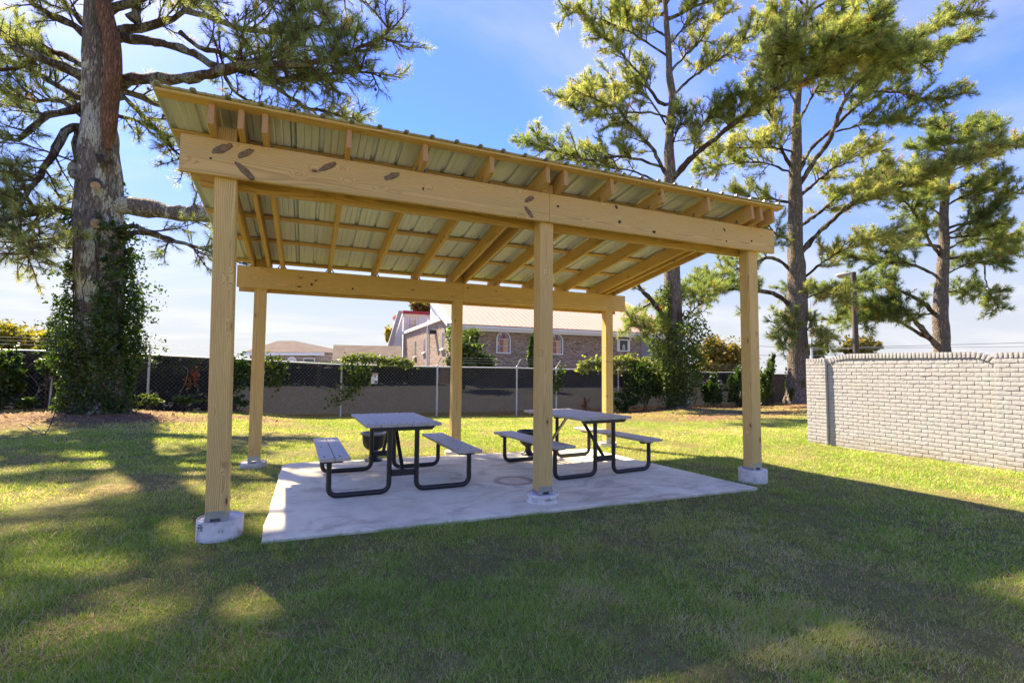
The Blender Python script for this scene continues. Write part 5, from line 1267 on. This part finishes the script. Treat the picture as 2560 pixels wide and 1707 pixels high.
# gable end windows, downpipe and hoods
def gwin(y, z0, zs, w):
    pts = [(CX-.012, y-w/2, z0), (CX-.012, y+w/2, z0)]+[(CX-.012, y+w/2*math.cos(a), zs+w/2*math.sin(a)) for a in np.linspace(0, math.pi, 10)]
    m_ = MB(); m_.poly(pts, (.01, 0, 0)); o = m_.build('window', mat_plain('window_frame_grey', (.30, .31, .33)), ch)
    pts = [(CX-.016, y-w/2*.75, z0+.08), (CX-.016, y+w/2*.75, z0+.08)]+[(CX-.016, y+w/2*.75*math.cos(a), zs+w/2*.75*math.sin(a)) for a in np.linspace(0, math.pi, 10)]
    m_ = MB(); m_.poly(pts, (.003, 0, 0)); m_.build('pane', mat_plain('dark_pane', (.07, .075, .08), .2), o)
    m_ = MB(); m_.box((CX-.14, y-w/2-.1, z0-.10), (CX-.02, y+w/2+.1, z0)); m_.build('sill', WHT, o)
gwin(34.0, 2.55, 3.35, .8); gwin(37.4, 2.3, 3.35, .8); gwin(28.3, 2.6, 3.45, .8)
MB().tube([(CX-.10, 32.5, -.5), (CX-.10, 32.5, 5.0)], .07, 8).build('downspout', WHT, ch)
MB().box((CX-.5, 30.2, 3.75), (CX-.005, 30.7, 4.0)).build('lamp_hood', mat_plain('dark_bronze_hood', (.04, .04, .042)), ch)
# taller white annex with a red fascia, behind the gable end
an = thing('church_annex', 'white-sided annex with red fascia and a caged yellow ladder left of the church', 'building', (7, 46, -.5))
AY = 43.2; ax0 = on_y(1008, 800, AY)[0]; ax1 = CX+4
zt_ = float(on_y(1010, 783, AY)[2])
MB().box((ax0+.05, AY, GZ0), (ax1, AY+6, zt_-.02)).build('wall', SID, an)
MB().box((ax0-.05, AY-.25, zt_-.0), (ax1, AY+6.1, zt_+.24)).build('fascia', mat_plain('red_fascia', (.42, .035, .055)), an)
lo = on_y(980, 865, AY); tx = on_y(1006, 783, AY)
mb = MB(); mb.poly([(tx[0], AY-.2, tx[2]+.2), (tx[0]-.42, AY-.2, tx[2]+.2), (lo[0]-.42, AY-.2, lo[2]), (lo[0], AY-.2, lo[2])], (0, .35, 0)); mb.build('side_roof', mat_plain('pale_grey_metal', (.42, .40, .38)), an)
mb = MB(); mb.poly([(tx[0]+.05, AY-.02, tx[2]), (lo[0]+.02, AY-.02, lo[2]), (lo[0]+.02, AY-.02, GZ0), (tx[0]+.05, AY-.02, GZ0)], (0, .4, 0)); mb.build('side_wall', SID, an)
YEL = mat_plain('yellow_ladder_paint', (.62, .36, .07)); LY = AY-.6
pa, pb = on_y(1016, 792, LY), on_y(1016, 915, LY); pc = on_y(1026, 792, LY)
mb = MB(); wl_ = (pc[0]-pa[0])*.9
for x in (pa[0]+wl_, pa[0]+wl_+.5): mb.tube([(x, LY+.1, pb[2]), (x, LY+.1, pa[2]-.2)], .035, 6)
for z in np.arange(pb[2], pa[2]-.2, .33): mb.tube([(pa[0]+wl_, LY+.1, z), (pa[0]+wl_+.5, LY+.1, z)], .02, 5)
for x in np.linspace(pa[0], pa[0]+wl_+.7, 5): mb.tube([(x, LY-.5, pb[2]+.5), (x, LY-.5, pa[2])], .018, 5)
for z in np.linspace(pb[2]+.5, pa[2], 6): mb.tube([(pa[0], LY, z), (pa[0], LY-.5, z), (pa[0]+wl_+.7, LY-.5, z), (pa[0]+wl_+.7, LY, z)], .03, 5)
tag(mb.build('ladder', YEL, an), kind='stuff')
# brown-roofed house and long low shed
BROOF = mat_noise('brown_shingle', (.085, .068, .060), (.115, .094, .083), 1.6, .95, .3, .02, 0, 8, .15, 'pos')
HBR = mat_brickface('house_brick', (.30, .24, .21), (.22, .17, .15), (.36, .33, .30))
s9 = 2352/500
q9 = lambda x, y: (580+x/s9, 830+y/s9)
hz = 50.0
E0 = at_depth(*q9(130, 222), hz); E1 = at_depth(*q9(1072, 252), hz*.97); Rg0 = at_depth(*q9(510, 97), hz+4); Rg1 = at_depth(*q9(735, 105), hz+4)
hs = thing('house', 'brown hip-roofed brick house far beyond the left part of the fence', 'house', ((E0[0]+E1[0])/2, E0[1]+4, -.5))
dv = (E1-E0); dv[2] = 0; wd_ = np.linalg.norm(dv); dv /= wd_; nv = np.array([-dv[1], dv[0], 0.0])
ez = (E0[2]+E1[2])/2; A = np.array([E0[0], E0[1], ez]); B = np.array([E1[0], E1[1], ez]); Cc = B+nv*9; Dd = A+nv*9
Rg0[2] = Rg1[2] = (Rg0[2]+Rg1[2])/2; r0 = A+dv*((Rg0-A) @ dv)+nv*4.5; r1 = A+dv*((Rg1-A) @ dv)+nv*4.5; r0[2] = r1[2] = Rg0[2]
mb = MB(); mb.add([A, B, Cc, Dd, r0, r1], [(0, 1, 5, 4), (1, 2, 5), (2, 3, 4, 5), (3, 0, 4), (0, 3, 2, 1)]); mb.build('roof', BROOF, hs)
ins = dv*.45+nv*.45
mb = MB(); mb.poly([A+ins-[0, 0, .05], B-dv*.45+nv*.45-[0, 0, .05], Cc-dv*.45-nv*.45-[0, 0, .05], Dd+dv*.45-nv*.45-[0, 0, .05]], (0, 0, -ez-.5)); mb.build('wall', HBR, hs)
mb = MB(); mb.poly([A-[0, 0, .03], B-[0, 0, .03], B+nv*.2-[0, 0, .03], A+nv*.2-[0, 0, .03]], (0, 0, -.28)); mb.build('fascia', WHT, hs)
def on_wall(u): 
    f = ((at_depth(*q9(u, 300), hz)-A) @ dv); return A+dv*f+nv*.44
wc = on_wall(743); mb = MB(); pts = [wc+dv*a+np.array([0, 0, b]) for a, b in [(-.55, -2.0), (.55, -2.0)]+[(.55*math.cos(t_), -.95+.55*math.sin(t_)) for t_ in np.linspace(0, math.pi, 9)]]; mb.poly(pts, tuple(-nv*.06)); wo = mb.build('window', WHT, hs)
mb = MB(); pts = [wc-nv*.065+dv*a+np.array([0, 0, b]) for a, b in [(-.38, -1.9), (.38, -1.9)]+[(.38*math.cos(t_), -.95+.38*math.sin(t_)) for t_ in np.linspace(0, math.pi, 9)]]; mb.poly(pts, tuple(-nv*.01)); mb.build('pane', mat_plain('pale_blind', (.62, .63, .63)), wo)
wc = on_wall(965); mb = MB(); mb.poly([wc+dv*a+np.array([0, 0, b]) for a, b in ((-.62, -2.0), (.62, -2.0), (.62, -.55), (-.62, -.55))], tuple(-nv*.06)); wo = mb.build('window', WHT, hs)
mb = MB(); mb.poly([wc-nv*.065+dv*a+np.array([0, 0, b]) for a, b in ((-.52, -1.95), (.52, -1.95), (.52, -.65), (-.52, -.65))], tuple(-nv*.01)); mb.build('pane', mat_plain('dark_window', (.10, .105, .11), .2), wo)
sd = thing('shed', 'long low outbuilding with brown shingle roof left of the church', 'building', (6, 44, -.5))
S0 = at_depth(*q9(1195, 150), 44); S1 = at_depth(*q9(1990, 166), 42); T0 = at_depth(*q9(1180, 335), 41); T1 = at_depth(*q9(1995, 345), 39)
mb = MB(); mb.add([T0, T1, S1, S0, S0+[0, 3, -1.6], S1+[0, 3, -1.6]], [(0, 1, 2, 3), (3, 2, 5, 4), (0, 3, 4), (1, 5, 2)]); mb.build('roof', BROOF, sd)
mb = MB(); mb.poly([T0+[.1, .3, -.05], T1+[-.1, .3, -.05], T1+[-.1, 5, -.05], T0+[.1, 5, -.05]], (0, 0, -2.2)); mb.build('wall', WHT, sd)
# dark leaf row added beyond the car park, darkening what shows through the screen
hx = np.array([-34.0, 8.2]); nh = 22000
hC = np.stack([rng.uniform(hx[0], hx[1], nh), 26.5+rng.normal(0, .45, nh), .25+1.15*rng.random(nh)**.8*(.85+.3*vnoise(np.linspace(0, 1, nh), np.linspace(0, 1, nh), 1))], -1); hC[:, 2] = .2+(hC[:, 2]-.2)*1.5; hC[:, 2] = np.minimum(hC[:, 2], np.minimum(1.30+(8-hC[:, 0])*.027, 1.74)-.12*vnoise(hC[:, 0]*1.5, 0*hC[:, 0], 1, 5))
ht = thing('added_hedge', 'long dark leaf row added along the far edge of the car park to darken the view through the screen', 'added_hedge', (-12, 26.5, .25))
leaf_obj('foliage', hC, .16, IVY, ht, .3+rng.normal(0, .15, nh))
mb = MB(); [mb.tube([(x_, 26.5, .1), (x_+rng.normal(0, .2), 26.6, .9)], .04, 5) for x_ in np.arange(hx[0], hx[1], .8)]; tag(mb.build('stem', TWIG, ht), kind='stuff')
nh = 9000; hC = np.stack([rng.uniform(-16, -1.6, nh), 15.4+rng.normal(0, .28, nh), -.42+1.72*rng.random(nh)**.8], -1); hC[:, 2] = np.minimum(hC[:, 2], 1.22-.2*vnoise(hC[:, 0]*1.7, 0*hC[:, 0], 1, 9))  # second dark leaf row, added so the left of the screen looks darker
h2 = thing('added_hedge', 'shorter dark leaf row added close behind the screen to darken it left of the near corner post', 'added_hedge', (-8, 15.4, -.42))
leaf_obj('foliage', hC, .11, IVY, h2, .25+rng.normal(0, .15, nh))
mb = MB(); [mb.tube([(x_, 15.4, -.5), (x_+rng.normal(0, .2), 15.45, .7)], .03, 5) for x_ in np.arange(-15.8, -1.7, .6)]; tag(mb.build('stem', TWIG, h2), kind='stuff')
# things standing in the yard behind the screen
def prop(name, label, cat, loc, builder): t_ = thing(name, label, cat, loc); builder(t_, loc)
def bin_(t_, l):
    MB().lathe([(.26, 0), (.30, .95), (.31, .97)], l, 14).build('body', mat_plain('dark_bin_plastic', (.03, .035, .045)), t_); MB().lathe([(.33, .975), (.33, 1.0), (.2, 1.06)], l, 14).build('lid', mat_plain('bin_lid', (.05, .055, .065)), t_)
prop('rubbish_bin', 'dark rubbish bin seen dimly through the fence screen left of the tall post', 'bin', (float(on_y((580+1140/s9), 960, 24.5)[0]), 24.5, .205), bin_)
def stump(t_, l):
    MB().lathe([(.10, 0), (.09, 1.1), (.085, 1.12)], l, 10).build('shaft', mat_plain('weathered_timber', (.26, .20, .15)), t_); MB().lathe([(.10, 1.122), (.10, 1.15), (.05, 1.17)], l, 10).build('cap', mat_plain('post_cap', (.3, .25, .2)), t_)
prop('bollard', 'short timber bollard seen through the fence screen beside the bin', 'bollard', (float(on_y(580+1015/s9, 960, 24)[0]), 24.0, .175), stump)

# trees and bushes beyond the fence
def far_tree(name, label, cat, u, v, wu, hv, depth, n, size, mat, tint, seed, trunk=.2, group='trees beyond the fence', lumps=14, ts=.18):
    c = at_depth(u*K, v*K, depth); r = (wu/1130*depth, wu/1130*depth*.8, hv/1130*depth)
    return shrub(name, label, cat, (c[0], c[1], -.5), c, r, n, size, mat, tint, group=group, seed=seed, lumps=lumps*2, trunk=trunk, ts=ts)
far_tree('oak_tree', 'rounded oak turning orange behind the fence right of the ivy trunk', 'tree', 1642, 822, 62, 58, 34, 9000, .14, OAKLEAF, .55, 21, .22)
far_tree('leafy_tree', 'pale yellow-green tree above the fence at the left edge', 'tree', 45, 788, 95, 46, 19, 6500, .085, YELLEAF, .42, 22, .12)
far_tree('leafy_tree', 'lighter leafy tree above the fence just left of the big pine', 'tree', 128, 790, 40, 34, 18, 2000, .085, YELLEAF, .38, 27, .1)
far_tree('leafy_tree', 'dark leafy treetop showing above the annex roof', 'tree', 968, 706, 32, 24, 55, 2600, .22, OAKLEAF, .35, 23, .3)
far_tree('leafy_tree', 'yellow-leaved treetop at the left end of the annex', 'tree', 899, 772, 16, 26, 56, 1100, .2, YELLEAF, .6, 24, .2)
far_tree('leafy_tree', 'olive treetop beyond the wall between lamp post and far pine', 'tree', 1975, 800, 52, 28, 60, 3500, .24, OAKLEAF, .38, 25, .3)
far_tree('leafy_tree', 'small distant treetop just right of the straight pine', 'tree', 1872, 806, 30, 18, 58, 1500, .22, IVY, .8, 26, .25)
far_tree('leafy_tree', 'dark low tree behind the fence right of the straight post', 'tree', 1715, 835, 30, 24, 40, 1500, .16, SHRUB, .35, 28, .15)
far_tree('shrub', 'tall glossy evergreen shrub at the near corner of the church', 'shrub', 1068, 806, 56, 58, 27.5, 6500, .10, SHRUB, .52, 31, .1, 'shrubs by the church', 16, .22)
far_tree('shrub', 'dark ivy-like shrub against the church between the two arched windows', 'shrub', 1226, 810, 17, 44, 28.5, 2200, .10, IVY, .5, 32, .08, 'shrubs by the church')
far_tree('shrub', 'low dark shrub under the left arched church window', 'shrub', 1110, 835, 36, 22, 28, 1700, .10, IVY, .4, 33, .08, 'shrubs by the church')

# ------------------------------------------------------------------ lamp post, mast and wires
LP = on_y(1966*K, 800*K, 10.0); lt_ = float(on_y(1966*K, 626*K, 10.0)[2])
lp = thing('street_lamp', 'dark wooden lamp post with cobra-head light rising beyond the white wall', 'street lamp', (LP[0], 10.0, -.3))
PO = mat_noise('weathered_pole', (.075, .065, .06), (.12, .105, .095), 12, .9, .5, .01)
mb = MB(); mb.tube([(LP[0], 10, -.5), (LP[0], 10, 2.0), (LP[0], 10, lt_)], [.125, .115, .105], 12); mb.build('pole', PO, lp, smooth=True)
h0 = on_y(1940*K, 633*K, 10.0)
mb = MB(); mb.tube(resample(np.array([(LP[0]-.08, 10, lt_-.16), (LP[0]-.22, 10, lt_-.04), (h0[0]+.25, 10, lt_-.06), (h0[0]+.1, 10, h0[2])]), .1), .03, 8); mb.build('bracket_arm', GALV_DULL, lp, smooth=True)
HEAD = mat_plain('grey_lamp_housing', (.32, .33, .33), .5)
V = []; nseg = 12
prof = [(-.62, .02, .02), (-.55, .12, .07), (-.30, .20, .10), (0, .19, .12), (.22, .11, .10), (.34, .06, .06)]
for x_, hw, hh in prof:
    for j in range(nseg):
        a = j/nseg*2*math.pi; V.append((h0[0]+x_*.9, 10+hw*math.cos(a), h0[2]+.02+hh*math.sin(a)*(1 if math.sin(a) > 0 else .35)-x_*-.12))
F = [(i*nseg+j, i*nseg+(j+1) % nseg, (i+1)*nseg+(j+1) % nseg, (i+1)*nseg+j) for i in range(len(prof)-1) for j in range(nseg)]+[tuple(range(nseg))[::-1], tuple(range((len(prof)-1)*nseg, len(prof)*nseg))]
mb = MB(); mb.add(V, F); mb.build('lamp_head', HEAD, lp, smooth=True)
mb = MB(); mb.lathe([(.001, -.10), (.09, -.08), (.14, -.02), (.15, .0)], (h0[0]-.25, 10, h0[2]-.05), 14); mb.build('lens', mat_plain('lamp_lens', (.45, .43, .36), .2), lp, smooth=True)
MP = at_depth(1864*K, 800*K, 45); mt = float(at_depth(1864*K, 690*K, 45)[2])
mast = thing('antenna_mast', 'slim grey mast just right of the straight pine trunk', 'mast', (MP[0], MP[1], -.5))
mb = MB(); mb.tube([(MP[0], MP[1], -.5), (MP[0], MP[1], mt*.6), (MP[0], MP[1], mt)], [.11, .09, .03], 8); mb.build('pole', GALV_DULL, mast, smooth=True)
mb = MB(); mb.tube([(MP[0]-.8, MP[1], mt*.45), (MP[0]+.8, MP[1], mt*.45)], .03, 6); mb.build('crossarm', GALV_DULL, mast)
def wire(label, pts, depth, r=.018):
    P = [at_depth(u*K, v*K, depth+dd) for u, v, dd in pts]; mb = MB(); mb.tube(resample(np.array(P), 2.0), r, 4)
    tag(mb.build('power_line', mat_plain('cable_grey', (.16, .17, .19))), label, 'cable', 'overhead cables at right')
wire('upper overhead cable crossing behind the white wall at right', [(1720, 794, 0), (1900, 801, 2), (2050, 799, 4), (2352, 796, 6), (2700, 790, 8)], 48, .022)
wire('lower overhead cable close above the white wall', [(1700, 815, 0), (1850, 817, 2), (2010, 812, 4), (2100, 812, 6)], 46, .022)
wire('thick pale overhead cable passing between mast and lamp post', [(1840, 805, 0), (1990, 797, 0), (2140, 793, 3), (2600, 780, 6)], 50, .028)

# ------------------------------------------------------------------ grass, pine straw, fallen twigs
def keep(x, y):
    ins = (x > .40) & (x < 5.06-.10*(y+.2)) & (y > -.205-.014*(x-.4)) & (y < 2.88-.055*(x-.4))
    ok = ~ins
    for sb, st, X, Y, zf, zt in posts: ok &= (x-X-.07)**2+(y-Y-.07)**2 > .150**2
    ok &= ~((x > WX-.05) & (x < WX+.2) & (y < 2.0))
    return ok
def make_grass():
    th0 = math.atan2(_fw[1], _fw[0])
    NB = 950000
    # radial density ~ r^-1.5 beyond three metres
    u = rng.random(NB*2); r = np.where(u < .16, np.sqrt(1.2**2+(3.0**2-1.2**2)*(u/.16)), (math.sqrt(3)+(math.sqrt(30)-math.sqrt(3))*((u-.16)/.84))**2)
    th = th0+rng.uniform(-1.05, 1.05, NB*2)
    x = CAM[0]+r*np.cos(th); y = CAM[1]+r*np.sin(th)
    lit = litter(x, y)
    patch = vnoise(x, y, 1.6, 11)*.45+vnoise(x, y, 6.0, 12)*.35+vnoise(x, y, 17.0, 13)*.2
    ok = keep(x, y) & (y < 11.95) & (y > -6) & (rng.random(NB*2) > lit*.93) & (rng.random(NB*2) < .02+1.7*patch**1.4)
    x, y, r, lit, patch = (a[ok][:NB] for a in (x, y, r, lit, patch)); n = len(x)
    z = gz(x, y)-.006
    edge = np.zeros(n)
    inside = (x > .15) & (x < 5.4) & (y > -.42) & (y < -.20); edge[inside] = .5
    for sb, st, X, Y, zf, zt in posts: edge = np.maximum(edge, np.clip(1-(np.hypot(x-X-.07, y-Y-.07)-.15)/.10, 0, 1)*.8)
    h = (.015+.024*rng.random(n)**1.6)*(.45+1.15*patch)*(1+.9*edge*rng.random(n)); h *= 1+.02*np.clip(r-6, 0, 20)
    w = .0019*np.clip(r/3.2, 1, 4.5)*(.7+.6*rng.random(n))
    az = rng.uniform(0, 2*math.pi, n); ln = h*(.3+1.1*rng.random(n))
    D = np.stack([np.cos(az)*ln, np.sin(az)*ln, h], -1)
    fa = az+math.pi/2+rng.normal(0, .5, n); Wv = np.stack([np.cos(fa), np.sin(fa), np.zeros(n)], -1)*w[:, None]
    B = np.stack([x, y, z], -1)
    V = np.stack([B-Wv, B+Wv, B+D], 1).reshape(-1, 3)
    p2 = vnoise(x, y, .55, 14)*.40+vnoise(x, y, 2.6, 15)*.35+vnoise(x, y, 9.0, 16)*.25
    tint = .20+.80*(p2-.30)+rng.normal(0, .13, n)+.25*lit; dry = rng.random(n) < (.14+1.2*np.clip(p2-.47, 0, 1)+.25*lit); tint = np.where(dry, .72+.28*rng.random(n), tint)
    me = mesh_np('grass', V, np.arange(3*n).reshape(-1, 3), False, {'tint': np.repeat(np.clip(tint, 0, 1), 3)})
    tag(link('grass', me, GRASS), kind='stuff'); print('grass', n)
make_grass()
def make_straw():
    n = 52000; th0 = math.atan2(_fw[1], _fw[0])
    r = rng.uniform(2.2, 28, n*3); th = th0+rng.uniform(-1.0, 1.0, n*3); x = CAM[0]+r*np.cos(th); y = CAM[1]+r*np.sin(th)
    ok = keep(x, y) & (y < 11.95) & (rng.random(n*3) < litter(x, y)*.95+.035); x, y, r = x[ok][:n], y[ok][:n], r[ok][:n]; m = len(x)
    z = gz(x, y)+.012+.022*(1-litter(x, y))*rng.random(m); a = rng.uniform(0, 6.28, m); L = .06+.07*rng.random(m); w = .0014*np.clip(r/3.2, 1, 5)
    d = np.stack([np.cos(a)*L, np.sin(a)*L, rng.normal(0, .012, m)], -1); p = np.stack([-np.sin(a)*w, np.cos(a)*w, np.zeros(m)], -1); B = np.stack([x, y, z], -1)
    bend = np.stack([-np.sin(a), np.cos(a), np.zeros(m)], -1)*(rng.normal(0, .15, m)*L)[:, None]
    V = np.stack([B-d-p, B-d+p, B+bend+p, B+d, B+bend-p], 1).reshape(-1, 3); i = np.arange(m)[:, None]*5
    F3 = np.concatenate([i+np.array([[2, 3, 4]])]); F4 = i+np.array([[0, 1, 2, 4]])
    me = mesh_np('pine_straw', V, [F4, F3], False, {'tint': np.repeat(rng.random(m), 5)}); tag(link('pine_straw', me, STRAW), kind='stuff')
make_straw()
# a forked fallen branch and some loose twigs on the lawn at left, cut limbs under the fence
fb = on_z(105*K, 990*K, -.02); g_ = lambda x, y: gg(x, y)+.03
mb = MB()
def ground_px(u, v, h=0.0):
    p_ = on_z(u*K, v*K, -.05)
    for _ in range(4): p_ = on_z(u*K, v*K, gg(p_[0], p_[1]))
    return p_+np.array([0, 0, h])
fbt = thing('fallen_branch', 'forked fallen branch lying on the bare soil left of the big pine', 'branch', tuple(ground_px(102, 1000, .0)))
mb.tube(resample(np.array([ground_px(58, 980, .05), ground_px(75, 992, .03), ground_px(102, 1000, .02)]), .1), .010, 6); mb.build('branch', mat_plain('bleached_branch', (.085, .065, .05)), fbt); mb = MB(); mb.tube(resample(np.array([ground_px(102, 1000, .02), ground_px(112, 998, .12), ground_px(124, 996, .40), ground_px(126, 996, .62)]), .1), .009, 6)
mb.build('side_shoot', mat_plain('dark_branch', (.05, .038, .03)), fbt)
# leaf litter and pine cones dropped under the trees
C = []
for k in range(260):
    x, y = (rng.normal(-3.6, 2.2), rng.normal(8.9, 1.0)) if k < 130 else (rng.uniform(8.5, 20), rng.uniform(7, 11.5))
    if litter(x, y) > .3: C.append((x, y, gg(x, y)+.03))
tag(leaf_obj('leaf_litter', np.array(C), .05, STRAW, None, None, np.tile((0, 0, 2.0), (len(C), 1))), kind='stuff')
print('tris', sum(len(o.data.polygons) for o in bpy.data.objects if o.type == 'MESH'))
